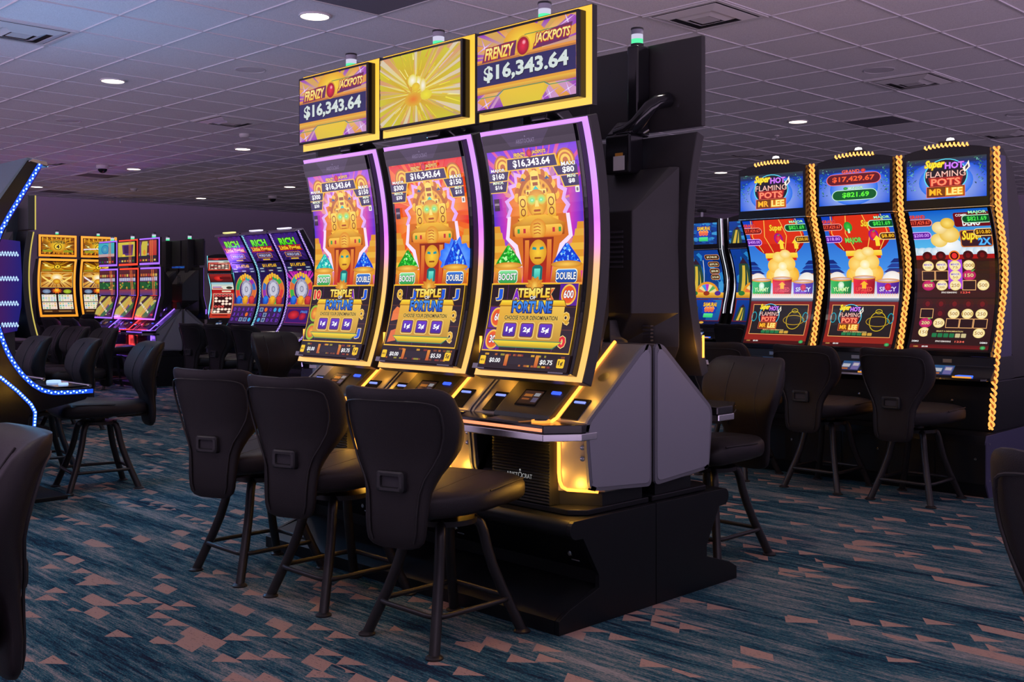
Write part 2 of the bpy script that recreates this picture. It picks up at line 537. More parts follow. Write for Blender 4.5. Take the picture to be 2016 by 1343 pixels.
# ------------------------------------------------------------------ things on the ceiling
def downlight(x, y, label):
    if y < 13: x, y = snap(x, y)
    t = thing('downlight', label, 'ceiling light', (x, y, CEIL), 0, 'round ceiling downlights')
    MB().lathe([(0.098, 0.012), (0.105, 0.004), (0.105, -0.004), (0.095, -0.005), (0.093, 0.004), (0.093, 0.012)], n=32).build('trim_ring', 'white', t)
    a = Art(1.0)
    a.E(0.5, 0.5, 0.5, 0.5, (9, 7.6, 6.2, 1), n=32)
    bm = bmesh.new(); cl = bm.verts.layers.float_color.new('Col')
    vs = [bm.verts.new((0.093 * math.cos(2 * PI * i / 32), 0.093 * math.sin(2 * PI * i / 32), 0.0)) for i in range(32)]
    for v in vs: v[cl] = (7.0, 5.9, 4.8, 1)
    bm.faces.new(vs[::-1])
    me = bpy.data.meshes.new('lens'); bm.to_mesh(me); bm.free(); me.materials.append(M['led'])
    link(bpy.data.objects.new('lens', me), t)
    ld = bpy.data.lights.new('downlight_beam', 'SPOT'); ld.energy = DOWN_W; ld.color = (1.0, 0.91, 0.82)
    ld.spot_size = math.radians(140); ld.spot_blend = 0.8; ld.shadow_soft_size = 0.08
    lo = bpy.data.objects.new('downlight_beam', ld); COL.objects.link(lo); lo.parent = t; lo.location = (0, 0, -0.03)
    return t
for x, y, lb in ((-6.017, 4.059, 'bright round downlight in the ceiling just above the left jackpot sign'),
                 (-9.141, 4.109, 'round downlight alone in the bluish part of the ceiling at left'),
                 (-12.304, 7.208, 'round downlight in the ceiling between the square vent and the dome camera'),
                 (-15.562, 7.301, 'round downlight in the ceiling right beside the black dome camera'),
                 (-18.786, 7.398, 'round downlight near the west wall above the gold machines'),
                 (-18.658, 10.405, 'round downlight near the west wall between two dark vents'),
                 (-15.583, 10.378, 'round downlight half hidden by the left edge of the left curved game screen'),
                 (-6.129, 10.459, 'round downlight above the row of gold rope machines'),
                 (-9.38, 13.811, 'round downlight low over the blue machines behind the central bank')):
    downlight(x, y, lb)
for x, y in ((-9.15, 7.25), (-3.0, 4.1), (-3.0, 1.0), (-6.1, 1.0), (-9.1, 1.0), (0.1, 4.1), (0.1, 1.0)):
    downlight(x, y, 'round ceiling downlight that lights the hall from beyond the frame or behind machines')

def diffuser(x, y, label):
    x, y = snap(x, y)
    t = thing('ceiling_diffuser', label, 'air vent', (x, y, CEIL), 0, 'square louvred air diffusers')
    def ringbox(m, ro, ri, z0, z1, zi):
        vs = []
        for r, z in ((ro, z0), (ri, z0 if zi is None else zi), (ri, z1 if zi is None else zi + 0.006), (ro, z1)):
            vs.append([(-r, -r, z), (r, -r, z), (r, r, z), (-r, r, z)])
        m.loft(vs + [vs[0]], cap=False)
    f = MB(); ringbox(f, 0.300, 0.272, -0.006, 0.004, None); f.build('frame', 'white', t, smooth=0)
    def cone(ro, zo, ri, zi):
        return MB().loft([[(-r, -r, z), (r, -r, z), (r, r, z), (-r, r, z)] for r, z in ((ro, zo), (ri, zi), (ri, zi + 0.002), (ro, zo + 0.002), (ro, zo))], cap=False)
    cone(0.250, -0.006, 0.176, -0.026).build('louvre', 'white', t, smooth=0)
    cone(0.150, -0.010, 0.092, -0.030).build('louvre', 'white', t, smooth=0)
    MB().box(-0.070, 0.070, -0.070, 0.070, -0.026, -0.022).build('centre_plate', 'white', t, smooth=0)
    MB().box(-0.297, 0.297, -0.297, 0.297, 0.005, 0.009).build('backing', 'dark', t, smooth=0)
for x, y, lb in ((-7.852, 2.956, 'square air diffuser cut off by the left edge of the photo'),
                 (-4.134, 5.917, 'large square air diffuser above the black backs of the central machines'),
                 (-4.259, 9.184, 'square air diffuser above the right end of the gold rope machines'),
                 (-8.01, 12.464, 'square air diffuser just above the left gold rope machine'),
                 (-10.322, 5.9, 'square air diffuser with blue sheen left of the left jackpot sign'),
                 (-15.4, 9.076, 'square air diffuser over the pink pig machines, nearer one of the two'),
                 (-19.292, 9.17, 'square air diffuser close to the west wall above the violet machines'),
                 (-19.17, 12.185, 'square air diffuser close to the west wall left of the curved screens'),
                 (-4.606, 12.554, 'square air diffuser cut off by the right edge of the photo'),
                 (-15.439, 6.094, 'square air diffuser beside the top of the blue lit machine')):
    diffuser(x, y, lb.replace('pink pig', 'green titled'))
def grille(x, y, label):
    x, y = snap(x, y)
    t = thing('return_grille', label, 'air vent', (x, y, CEIL), 0, 'flat perforated return grilles')
    MB().box(-0.295, 0.295, -0.295, 0.295, -0.001, 0.011).build('perforated_panel', 'grille', t, smooth=0)
    f = MB()
    for a in ((-0.30, 0.30, -0.30, -0.28), (-0.30, 0.30, 0.28, 0.30), (-0.30, -0.28, -0.28, 0.28), (0.28, 0.30, -0.28, 0.28)): f.box(*a, -0.005, 0.004)
    f.build('frame', 'white', t, smooth=0)
for x, y, lb in ((-5.544, 11.148, 'flat dark return grille above the middle gold rope machine'), (-16.725, 7.318, 'flat dark return grille beyond the dome camera'),
                 (-19.438, 8.037, 'flat dark return grille nearest the west wall'), (-5.45, 4.1, 'dark return grille at the top edge above the signs')):
    grille(x, y, lb)
def speaker(x, y, label):
    x, y = snap(x, y)
    t = thing('ceiling_speaker', label, 'speaker', (x, y, CEIL + 0.012), 0, 'flush round ceiling speakers')
    MB().lathe([(0.125, 0.0), (0.13, -0.006), (0.118, -0.009), (0.115, -0.006), (0.0, -0.006)], n=36).build('grille_cover', 'tbar', t)
for x, y, lb in ((-7.929, 4.726, 'white flush round speaker left of the left jackpot sign'), (-11.645, 4.76, 'white flush round speaker in the left ceiling below the lone downlight'),
                 (-4.23, 8.596, 'white flush round speaker next to the right hand diffuser'), (-4.422, 11.425, 'white flush round speaker over the right rope machine'),
                 (-14.856, 8.492, 'white flush round speaker over the far curved machines')):
    speaker(x, y, lb)
def dome(x, y, label):
    t = thing('dome_camera', label, 'security camera', (x, y, CEIL), 0, 'dome security cameras')
    MB().lathe([(0.0, 0.012), (0.085, 0.012), (0.085, -0.03), (0.07, -0.045)], n=28).build('housing', 'white', t)
    MB().lathe([(0.068, -0.04)] + [(0.066 * math.cos(a), -0.045 - 0.06 * math.sin(a)) for a in (0.0, 0.4, 0.8, 1.2)] + [(0.001, -0.106)], n=28).build('dome', 'gloss', t)
dome(-15.2, 6.74, 'black dome camera hanging from the ceiling at left')
dome(-17.64, 11.12, 'small dark dome camera near the west wall')
def detector(x, y, label):
    t = thing('smoke_detector', label, 'smoke detector', (x, y, CEIL), 0, 'white smoke detectors')
    MB().lathe([(0.0, 0.012), (0.06, 0.012), (0.06, -0.02), (0.045, -0.035), (0.0, -0.037)], n=24).build('housing', 'white', t)
detector(-11.07, 6.6, 'small white smoke detector right of the blue sheen diffuser')
detector(-18.1, 8.59, 'small white smoke detector near the west wall')
def sprinkler(x, y, label):
    t = thing('sprinkler_head', label, 'sprinkler', (x, y, CEIL), 0, 'pendent sprinkler heads')
    m = MB().tube([(0, 0, 0.012), (0, 0, -0.03)], 0.008, 8)
    m.tube([(-0.012, 0, -0.028), (-0.014, 0, -0.045), (0, 0, -0.058), (0.014, 0, -0.045), (0.012, 0, -0.028)], 0.003, 6)
    m.lathe([(0.0, -0.058), (0.016, -0.06), (0.0, -0.062)], n=14); m.build('head', 'steel', t)
    MB().lathe([(0.0, 0.013), (0.03, 0.013), (0.028, -0.004), (0.0, -0.004)], n=20).build('escutcheon', 'white', t)
sprinkler(-6.755, 11.1, 'small sprinkler head above the left gold rope machine')
sprinkler(-12.4, 5.715, 'small sprinkler head in the left ceiling')
# ------------------------------------------------------------------ slot chair
def lerp_tab(tab, z):
    if z <= tab[0][0]: return tab[0][1]
    for (a, p), (b, q) in zip(tab[:-1], tab[1:]):
        if z <= b:
            t = (z - a) / (b - a); return p + (q - p) * t
    return tab[-1][1]
BW = [(0.400, 0.068), (0.408, 0.098), (0.425, 0.116), (0.46, 0.126), (0.54, 0.130), (0.61, 0.138), (0.66, 0.160), (0.70, 0.186), (0.74, 0.208), (0.79, 0.225), (0.84, 0.231), (0.89, 0.229), (0.935, 0.222), (0.962, 0.210), (0.976, 0.192), (0.984, 0.155)]
BB = [(0.40, -0.352), (0.43, -0.360), (0.60, -0.362), (0.70, -0.372), (0.80, -0.396), (0.90, -0.425), (0.96, -0.441), (0.984, -0.440)]
BF = [(0.40, -0.330), (0.43, -0.318), (0.56, -0.312), (0.60, -0.306), (0.64, -0.288), (0.70, -0.268), (0.76, -0.266), (0.82, -0.282), (0.88, -0.310), (0.94, -0.350), (0.97, -0.385), (0.984, -0.418)]
WRAP = lambda x, z: 1.5 * x * x * min(1, max(0, (z - 0.5) / 0.25))
def back_ring(z, n=36):
    w, yb, yf = lerp_tab(BW, z), lerp_tab(BB, z), lerp_tab(BF, z)
    ym, t = (yb + yf) / 2, (yf - yb) / 2
    out = []
    for k in range(n):
        a = 2 * PI * k / n; c, s_ = math.cos(a), math.sin(a)
        x = w * math.copysign(abs(c) ** 0.55, c)
        y = ym + t * math.copysign(abs(s_) ** 0.62, s_) + WRAP(x, z)
        dip = -0.010 * (1 - (x / 0.22) ** 2) * max(0, (z - 0.9) / 0.07)
        out.append((x, y, z + dip))
    return out
def chair_parts():
    t = thing('slot_chair', '', 'chair')
    def piece(mb, name, mat, p, **k): return mb.build(name, mat, p, **k)
    # backrest
    zs = [0.400, 0.408, 0.425, 0.45, 0.50, 0.55, 0.60, 0.63, 0.66, 0.69, 0.72, 0.75, 0.78, 0.81, 0.84, 0.87, 0.90, 0.92, 0.935, 0.955, 0.968, 0.978, 0.984]
    b = piece(MB().loft([back_ring(z) for z in zs]), 'backrest', 'leather', t, smooth=60)
    path = []
    def pt(x, z): return (x, lerp_tab(BB, z) + WRAP(x, z) - 0.0005, z)
    zl = [0.425, 0.46, 0.50, 0.55, 0.60, 0.65, 0.70, 0.75, 0.80, 0.84, 0.885]
    L_ = [pt(-(lerp_tab(BW, z) - 0.030), z) for z in zl]
    top = []
    for k in range(13):
        a = PI - PI * k / 12
        top.append(pt(0.197 * math.copysign(abs(math.cos(a)) ** 0.5, math.cos(a)), 0.888 + 0.042 * math.sin(a) ** 0.6))
    path = L_ + top + [pt(-q[0], q[2]) for q in L_[::-1]]
    piece(MB().tube(path, 0.0045, 6), 'piping', 'piping', b)
    # moulded grip set in the back
    zc, yc = 0.640, -0.372
    def grip_ring(hw, hh, y, r=0.012):
        pts = []
        for cx, cz, a0 in ((hw - r, hh - r, 0), (-hw + r, hh - r, 90), (-hw + r, -hh + r, 180), (hw - r, -hh + r, 270)):
            for k in range(4):
                a = math.radians(a0 + 30 * k); pts.append((cx + r * math.cos(a), y, zc + cz + r * math.sin(a)))
        return pts
    h = piece(MB().loft([grip_ring(0.060, 0.039, yc + 0.01), grip_ring(0.058, 0.037, yc - 0.008), grip_ring(0.052, 0.031, yc - 0.013), grip_ring(0.040, 0.021, yc - 0.012, 0.006), grip_ring(0.036, 0.018, yc - 0.001, 0.005)], cap=False), 'grip_frame', 'plastic', b)
    piece(MB().box(-0.038, 0.038, yc - 0.0025, yc + 0.002, zc - 0.020, zc + 0.020), 'grip_recess', 'dark', b)
    # front seams
    for x in (-0.09, 0.09):
        pth = []
        for z in [0.62, 0.65, 0.68, 0.71, 0.74, 0.77, 0.80, 0.83, 0.86, 0.89, 0.92, 0.945]:
            w, yb, yf = lerp_tab(BW, z), lerp_tab(BB, z), lerp_tab(BF, z)
            c = (x / w) ** (1 / 0.55) if x > 0 else -((-x / w) ** (1 / 0.55))
            s_ = math.sqrt(max(0, 1 - c * c))
            pth.append((x, (yb + yf) / 2 + (yf - yb) / 2 * s_ ** 0.62 + WRAP(x, z) + 0.0005, z))
        piece(MB().tube(pth, 0.0032, 6), 'seam', 'piping', b)
    # seat cushion
    rings = []
    for y, w, z0, z1 in ((-0.305, 0.080, 0.515, 0.560), (-0.300, 0.105, 0.500, 0.572), (-0.28, 0.125, 0.492, 0.584), (-0.22, 0.172, 0.488, 0.589), (-0.15, 0.212, 0.487, 0.593), (-0.05, 0.234, 0.486, 0.598), (0.10, 0.240, 0.484, 0.606), (0.18, 0.238, 0.482, 0.606), (0.23, 0.230, 0.484, 0.598), (0.262, 0.214, 0.492, 0.582), (0.278, 0.190, 0.508, 0.560), (0.283, 0.150, 0.522, 0.545)):
        zm, hz = (z0 + z1) / 2, (z1 - z0) / 2; r = []
        for k in range(32):
            a = 2 * PI * k / 32; c, s_ = math.cos(a), math.sin(a)
            r.append((w * math.copysign(abs(c) ** 0.45, c), y, zm + hz * math.copysign(abs(s_) ** 0.6, s_)))
        rings.append(r)
    s = piece(MB().loft(rings), 'seat', 'leather', t, smooth=60)
    def ztop(x, y):
        tab = [(-0.28, 0.584), (-0.20, 0.590), (-0.05, 0.598), (0.10, 0.606), (0.18, 0.606), (0.23, 0.598), (0.262, 0.582)]
        return lerp_tab(tab, y)
    for x in (-0.085, 0.085):
        piece(MB().tube([(x, y, ztop(x, y) - 0.003) for y in (-0.26, -0.2, -0.1, 0.0, 0.08, 0.14, 0.18, 0.21, 0.235, 0.255)], 0.0042, 6), 'seam', 'piping', s)
    e = []
    for sgn in (-1, 1):
        e = [(sgn * 0.232, y, 0.572 + 0.05 * (y + 0.25) * 0.5) for y in (-0.06, 0.0, 0.08, 0.15, 0.21)]
        piece(MB().tube(e, 0.0035, 6), 'seam', 'piping', s)
    piece(MB().box(-0.05, 0.05, -0.36, -0.12, 0.470, 0.486), 'back_bracket', 'tube', t, bevel=0.004)
    MB().lathe([(0.0, 0.488), (0.10, 0.488), (0.10, 0.475), (0.05, 0.470), (0.05, 0.455), (0.125, 0.452), (0.125, 0.432), (0.0, 0.430)], n=28).build('swivel_plate', 'tube', t)
    for sx in (-1, 1):
        for sy in (-1, 1):
            base = [(0.070, 0.080, 0.440), (0.090, 0.100, 0.425), (0.099, 0.110, 0.39), (0.108, 0.120, 0.33), (0.122, 0.136, 0.26), (0.146, 0.164, 0.17), (0.172, 0.194, 0.085), (0.196, 0.222, 0.006)]
            m = MB().tube([(sx * x, sy * y, z) for x, y, z in base], 0.0205, 12)
            m.lathe([(0.0, 0.0), (0.033, 0.0), (0.033, 0.006), (0.022, 0.014), (0.0, 0.016)], sx * 0.197, sy * 0.223, 0.0, 18)
            m.build('leg', 'tube', t, smooth=50)
    ring = []
    for cx, cy, a0 in ((0.120, 0.14, 0), (-0.120, 0.14, 90), (-0.120, -0.14, 180), (0.120, -0.14, 270)):
        for k in range(6):
            a = math.radians(a0 + 18 * k); ring.append((cx + 0.055 * math.cos(a), cy + 0.055 * math.sin(a), 0.132))
    MB().tube(ring, 0.0105, 8, closed=True).build('foot_ring', 'tube', t, smooth=60)
    return t
CHAIR0 = chair_parts()
_chair_n = [0]
def chair(x, y, face, label, swivel=0.0, group=None):
    """face: heading the seat points to, degrees from +y, counter-clockwise"""
    if _chair_n[0] == 0: c = CHAIR0
    else: c = copy_tree(CHAIR0)
    _chair_n[0] += 1
    c.location = (x, y, 0); c.rotation_euler = (0, 0, math.radians(face))
    c['label'] = label
    if group: c['group'] = group
    for ch in c.children:
        if ch.name.split('.')[0] in ('backrest', 'seat', 'back_bracket'): ch.rotation_euler = (0, 0, math.radians(swivel))
    return c
G = 'padded swivel slot chairs'
FRONT = (( -3.11, 2.725, 0, 18, 'black padded swivel chair with grip slot, right of the three facing the temple machines'),
         (-3.82, 2.745, 0, 18, 'black padded swivel chair with grip slot, middle of the three facing the temple machines'),
         (-4.45, 2.735, 0, 21, 'black padded swivel chair with grip slot, left of the three facing the temple machines'))
for x, y, f, s, lb in FRONT: chair(x, y, f, lb, s, G)
chair(-3.10, 4.475, 180, 'black chair with brownish orange lit backrest behind the right end of the central bank', 0, G)
chair(-4.36, 6.65, 0, 'black chair facing the left gold rope machine, mostly hidden behind the brownish chair', 6, G)
chair(-3.66, 6.65, 0, 'black chair with grip slot in front of the middle gold rope machine', 2, G)
chair(-3.04, 6.65, 0, 'black chair with grip slot in front of the right gold rope machine', 2, G)
chair(-6.84, 10.60, 0, 'black chair whose back shows below the blue screened machines', 0, G)
chair(-0.708, 2.729, 0, 'black chair cut off by the right edge, seen from behind', 0, G)
chair(-2.692, 0.60, 177, 'large close black chair cut off by the lower left corner', 0, G)
chair(-7.12, 3.12, 170, 'black chair with green glow on its seat edge beside the blue lit machine', 0, G)
chair(-7.95, 3.05, 172, 'black chair with violet stripe just behind the blue edged button deck', 0, G)
chair(-8.62, 2.95, 176, 'dark chair at the left edge behind the curved blue light strip', 0, G)
chair(-11.50, 4.27, 180, 'grey looking chair back, left of the three by the yellow edged machine', 0, G)
chair(-10.98, 4.27, 180, 'grey looking chair back, middle of the three by the yellow edged machine', 0, G)
chair(-10.32, 4.27, 180, 'grey looking chair back, right of the three by the yellow edged machine', 0, G)
chair(-11.45, 6.45, 0, 'black chair with grip slot, left of the three facing the green titled machines', 4, G)
chair(-10.88, 6.45, 0, 'black chair with grip slot, middle of the three facing the green titled machines', 4, G)
chair(-10.28, 6.45, 0, 'black chair with grip slot, right of the three facing the green titled machines', 4, G)
chair(-7.78, 5.12, -90, 'black chair facing us, half hidden by the left temple machine screen', 0, G)
chair(-15.95, 6.62, 0, 'dark chair top, left of the three below the violet and red machines', 0, G)
chair(-15.28, 6.62, 0, 'dark chair top, middle of the three below the violet and red machines', 0, G)
chair(-14.60, 6.62, 0, 'dark chair top, right of the three below the violet and red machines', 0, G)
chair(-18.6, 7.95, 90, 'distant dark chair top just below the gold machine screens', 0, G)
# ------------------------------------------------------------------ screen artwork
W_ = C(255, 255, 255); K_ = C(10, 8, 14)
GOLD, GOLD2, GOLD3 = C(246, 190, 40), C(255, 226, 110), C(168, 92, 14)
NAVY = C(30, 28, 78)
def frenzy_logo(a, cx, cy, w, h):
    a.T('FRENZY', cx - 0.285 * w, cy - 0.04 * h, 0.40 * w, 0.62 * h, C(255, 210, 60), C(110, 24, 40), 0.09, 0.03, 0.25, C(255, 240, 170))
    a.T('JACKPOTS', cx + 0.285 * w, cy + 0.0 * h, 0.42 * w, 0.62 * h, C(255, 210, 60), C(110, 24, 40), 0.09, 0.03, 0.25, C(255, 240, 170))
def art_frenzy():
    a = Art(0.95)
    a.R(0, 0, 1, 1, C(205, 150, 200), C(214, 165, 70))
    a.rays(0.5, 0.62, 1.2, 26, C(250, 214, 70), C(150, 60, 185), seed=5)
    a.rays(0.5, 0.62, 0.9, 14, C(255, 240, 160), C(226, 150, 60), seed=9, wide=0.35)
    a.E(0.5, 0.80, 0.22, 0.22, C(255, 225, 60), C(232, 164, 40))
    for x, y in ((0.08, 0.82), (0.92, 0.93), (0.10, 0.06), (0.93, 0.08), (0.75, 0.06)):
        a.star(x, y, 0.10, 0.16, 4, 0.10, C(255, 250, 255), C(190, 90, 220), ph=0.4)
    a.R(0, 0.63, 1, 0.66, C(232, 150, 60)); a.R(0, 0.605, 1, 0.63, C(186, 116, 56))
    a.R(0, 0.27, 1, 0.305, C(232, 160, 50)); a.R(0, 0.20, 1, 0.27, C(196, 122, 62), C(238, 190, 60))
    a.P([(0.0, 0.16), (0.22, 0.16), (0.28, 0.225), (0.70, 0.225), (0.75, 0.18), (1, 0.18), (1, 0.17), (0.745, 0.17), (0.695, 0.215), (0.285, 0.215), (0.225, 0.15), (0, 0.15)], C(70, 150, 90))
    a.P([(0.235, 0.15), (0.285, 0.21), (0.695, 0.21), (0.74, 0.165), (0.66, 0), (0.28, 0)], [C(230, 190, 40), C(236, 196, 50), C(236, 196, 50), C(220, 180, 60), C(226, 200, 50), C(220, 190, 60)])
    a.R(0, 0.305, 1, 0.605, C(40, 38, 92))
    a.L([(0.50, 0.875), (0.97, 0.875)], 0.008, C(90, 140, 80), 1.4)
    # plates behind the lettering
    a.P([(0.05, 0.62), (0.40, 0.64), (0.42, 0.83), (0.30, 0.83), (0.09, 0.80)], C(106, 40, 92))
    a.P([(0.58, 0.66), (0.93, 0.70), (0.97, 0.90), (0.80, 0.88), (0.62, 0.82)], C(106, 40, 92))
    a.T('FRENZY', 0.235, 0.725, 0.31, 0.155, C(250, 206, 60), C(170, 40, 50), 0.08, 0.03, 0.25, C(255, 244, 150))
    a.T('JACKPOTS', 0.775, 0.775, 0.35, 0.155, C(250, 206, 60), C(170, 40, 50), 0.08, 0.03, 0.25, C(255, 244, 150))
    a.E(0.485, 0.735, 0.072, 0.135, C(250, 214, 70), C(214, 150, 40)); a.E(0.485, 0.735, 0.060, 0.115, C(232, 40, 70), C(150, 8, 36)); a.E(0.495, 0.78, 0.020, 0.032, C(255, 190, 200), C(232, 60, 90))
    a.T('$16,343.64', 0.5, 0.455, 0.86, 0.235, C(214, 226, 222), None, 0, 0.036, 0, sh=(0.004, -0.012, C(14, 14, 36)))
    return a
def art_burst():
    a = Art(0.95)
    a.R(0, 0, 1, 1, C(196, 160, 100), C(214, 178, 120))
    a.rays(0.47, 0.42, 1.2, 60, C(226, 206, 40), C(206, 176, 60), seed=11, wide=0.9)
    a.rays(0.47, 0.42, 1.2, 34, C(232, 196, 50), C(212, 150, 110), seed=12, wide=0.4)
    a.rays(0.47, 0.42, 1.2, 20, C(240, 224, 80), C(216, 200, 176), seed=13, wide=0.3)
    a.rays(0.42, 0.40, 0.7, 16, C(216, 150, 30), C(206, 196, 40), seed=15, wide=0.5)
    rnd = random.Random(4)
    for i in range(60):
        an = rnd.uniform(0, 2 * PI); r0 = rnd.uniform(0.10, 0.5); r1 = r0 + rnd.uniform(0.08, 0.3); w = rnd.uniform(0.006, 0.022)
        c = rnd.choice([C(244, 226, 60), C(236, 196, 50), C(250, 240, 150), C(222, 150, 60), C(224, 190, 190), C(232, 214, 40)])
        p = lambda r, d: (min(max(0.47 + r * math.cos(an + d) * 0.9, 0.0), 1.0), min(max(0.42 + r * math.sin(an + d), 0.0), 1.0))
        a.P([p(r0, -w), p(r1, -w * 0.4), p(r1, w * 0.4), p(r0, w)], c)
    a.E(0.44, 0.33, 0.11, 0.10, C(232, 120, 20), C(222, 176, 40))
    a.E(0.50, 0.55, 0.05, 0.10, C(255, 252, 240), C(232, 210, 60)); a.E(0.43, 0.60, 0.06, 0.09, C(255, 250, 240), C(232, 216, 60)); a.E(0.56, 0.50, 0.04, 0.10, C(250, 246, 236), C(230, 206, 70))
    a.E(0.47, 0.50, 0.05, 0.06, C(240, 206, 40), C(226, 186, 40)); a.E(0.60, 0.36, 0.07, 0.07, C(240, 226, 40), C(226, 206, 50))
    return a

def gem_heap(a, cx, base, rx, h, c0, c1, c2, seed):
    rnd = random.Random(seed)
    a.P([(cx - rx, base), (cx + rx, base), (cx + rx * 0.85, base + h * 0.22), (cx + rx * 0.45, base + h * 0.62), (cx + 0.06 * rx, base + h), (cx - rx * 0.12, base + h), (cx - rx * 0.5, base + h * 0.6), (cx - rx * 0.88, base + h * 0.2)], c1)
    for i in range(64):
        y = rnd.random(); x = (1 - y) * rnd.uniform(-0.92, 0.92); s = rnd.uniform(0.06, 0.13)
        px, py = cx + x * rx, base + y * h * 0.93
        c = rnd.choice([c0, c1, c2, c0])
        an = rnd.uniform(0, 6)
        a.P([(px + s * rx * math.cos(an + q), py + s * h * 0.8 * math.sin(an + q)) for q in (0, 1.9, 3.6, 5.0)], c)

def art_temple(v):
    a = Art(1.0)
    if v == 2: top, mid, low = C(226, 30, 16), C(240, 96, 10), C(246, 150, 30)
    elif v == 1: top, mid, low = C(150, 70, 220), C(214, 90, 170), C(232, 150, 60)
    else: top, mid, low = C(112, 44, 220), C(214, 60, 150), C(240, 150, 60)
    a.R(-0.03, -0.03, 1.02, 1.0, C(24, 12, 14))
    a.R(-0.03, 0.39, 1.01, 0.70, low, mid); a.R(-0.03, 0.70, 1.01, 1.0, mid, top)
    a.rays(0.5, 0.74, 0.9, 34, C(255, 214, 90), mid, -0.03, 0.40, 1.01, 1.0, seed=20 + v, wide=0.45)
    a.rays(0.5, 0.74, 0.9, 22, C(255, 170, 60), top, -0.03, 0.55, 1.01, 1.0, seed=30 + v, wide=0.4)
    # violet night at both sides
    if v != 2:
        for u0, u1 in ((-0.03, 0.13), (1.01, 0.87)):
            a.P([(u0, 0.52), (u1, 0.60), (u1, 0.80), (u0, 0.86)], [C(70, 50, 210), C(206, 50, 190), C(214, 70, 160), C(90, 40, 200)])
    # stepped pyramids
    for sg, e in ((1, -0.03), (-1, 1.01)):
        for k in range(7):
            x = e + sg * (0.235 - k * 0.026); y = 0.45 + k * 0.030
            a.P([(e, y), (x, y), (x - sg * 0.012, y + 0.030), (e, y + 0.030)], C(250 - k * 4, 196 - k * 5, 60) if k % 2 else C(226, 150, 40))
    # crown arcs at the top
    for cx in (0.14, 0.87):
        for r, c in ((0.105, C(190, 104, 20)), (0.088, C(246, 190, 50)), (0.070, C(200, 112, 24)), (0.054, C(250, 204, 70)), (0.03, C(190, 100, 20))):
            a.E(cx, 0.925, r, r * 0.52, c)
    # glowing outline around the idol
    a.star(0.5, 0.735, 0.385, 0.197, 17, 0.85, C(255, 240, 250), C(226, 170, 250), jit=0.05, seed=3)
    a.star(0.5, 0.735, 0.335, 0.172, 17, 0.85, C(250, 180, 60), C(236, 120, 40), jit=0.05, seed=3)
    a.P([(0.14, 0.70), (0.86, 0.70), (0.89, 0.60), (0.785, 0.555), (0.72, 0.47), (0.28, 0.47), (0.215, 0.555), (0.11, 0.60)], C(250, 226, 255))
    a.P([(0.18, 0.70), (0.82, 0.70), (0.845, 0.605), (0.745, 0.57), (0.68, 0.47), (0.32, 0.47), (0.255, 0.57), (0.155, 0.605)], C(214, 110, 30))
    # carved idol: a generic stone totem
    for k in range(15):
        an = math.radians(12 + 156 * k / 14)
        cx, cy = 0.5 + 0.235 * math.cos(an), 0.755 + 0.135 * math.sin(an)
        a.E(cx, cy, 0.034, 0.020, C(200, 104, 16) if k % 2 else C(250, 190, 50))
    a.E(0.5, 0.755, 0.225, 0.128, C(226, 150, 30), C(178, 92, 14), a0=0, a1=180)
    a.E(0.5, 0.755, 0.19, 0.108, C(252, 204, 64), C(236, 164, 30), a0=0, a1=180)
    for k in range(9):
        an = math.radians(18 + 144 * k / 8); a.E(0.5 + 0.155 * math.cos(an), 0.755 + 0.088 * math.sin(an), 0.017, 0.010, C(150, 76, 10), C(206, 130, 30))
    for x in (0.36, 0.64): a.P([(x - 0.03, 0.855), (x + 0.03, 0.855), (x, 0.87)], C(40, 90, 140))
    a.P([(0.44, 0.80), (0.56, 0.80), (0.545, 0.89), (0.5, 0.90), (0.455, 0.89)], C(255, 220, 90)); a.R(0.462, 0.855, 0.538, 0.872, C(150, 80, 14)); a.R(0.47, 0.83, 0.53, 0.845, C(160, 86, 16))
    a.R(0.38, 0.787, 0.62, 0.812, C(250, 200, 60), C(255, 232, 120))
    for k in range(6): a.R(0.392 + k * 0.038, 0.793, 0.414 + k * 0.038, 0.806, C(150, 82, 16))
    a.P([(0.48, 0.79), (0.52, 0.79), (0.53, 0.815), (0.5, 0.83), (0.47, 0.815)], C(60, 200, 190))
    for sg in (-1, 1):
        x = 0.5 + sg * 0.165
        a.RR(x - 0.048, 0.685, x + 0.048, 0.79, 0.02, C(236, 170, 40), 0.6, C(255, 220, 90))
        a.ring(x, 0.757, 0.034, 0.020, 0.010, C(140, 70, 10), asp=0.55); a.ring(x, 0.715, 0.030, 0.018, 0.010, C(140, 70, 10), asp=0.55)
        x = 0.5 + sg * 0.20
        a.P([(x - 0.04, 0.62), (x + 0.05, 0.62), (x + 0.035, 0.69), (x - 0.03, 0.69)], C(250, 190, 60)); a.L([(x - 0.03, 0.685), (x + 0.02, 0.63)], 0.012, C(150, 76, 14), 0.5)
    a.E(0.5, 0.752, 0.115, 0.062, C(255, 210, 70), C(214, 136, 24))
    a.E(0.5, 0.722, 0.075, 0.030, C(255, 206, 70), C(232, 160, 36))
    for sg in (-1, 1):
        a.E(0.5 + sg * 0.055, 0.768, 0.058, 0.022, C(120, 250, 150), C(226, 190, 50)); a.E(0.5 + sg * 0.052, 0.767, 0.024, 0.008, C(220, 255, 220), C(70, 220, 130))
    a.P([(0.488, 0.765), (0.512, 0.765), (0.525, 0.737), (0.475, 0.737)], C(255, 226, 120)); a.RR(0.46, 0.715, 0.54, 0.725, 0.012, C(176, 80, 24), 0.4); a.R(0.455, 0.685, 0.545, 0.708, C(206, 126, 24))
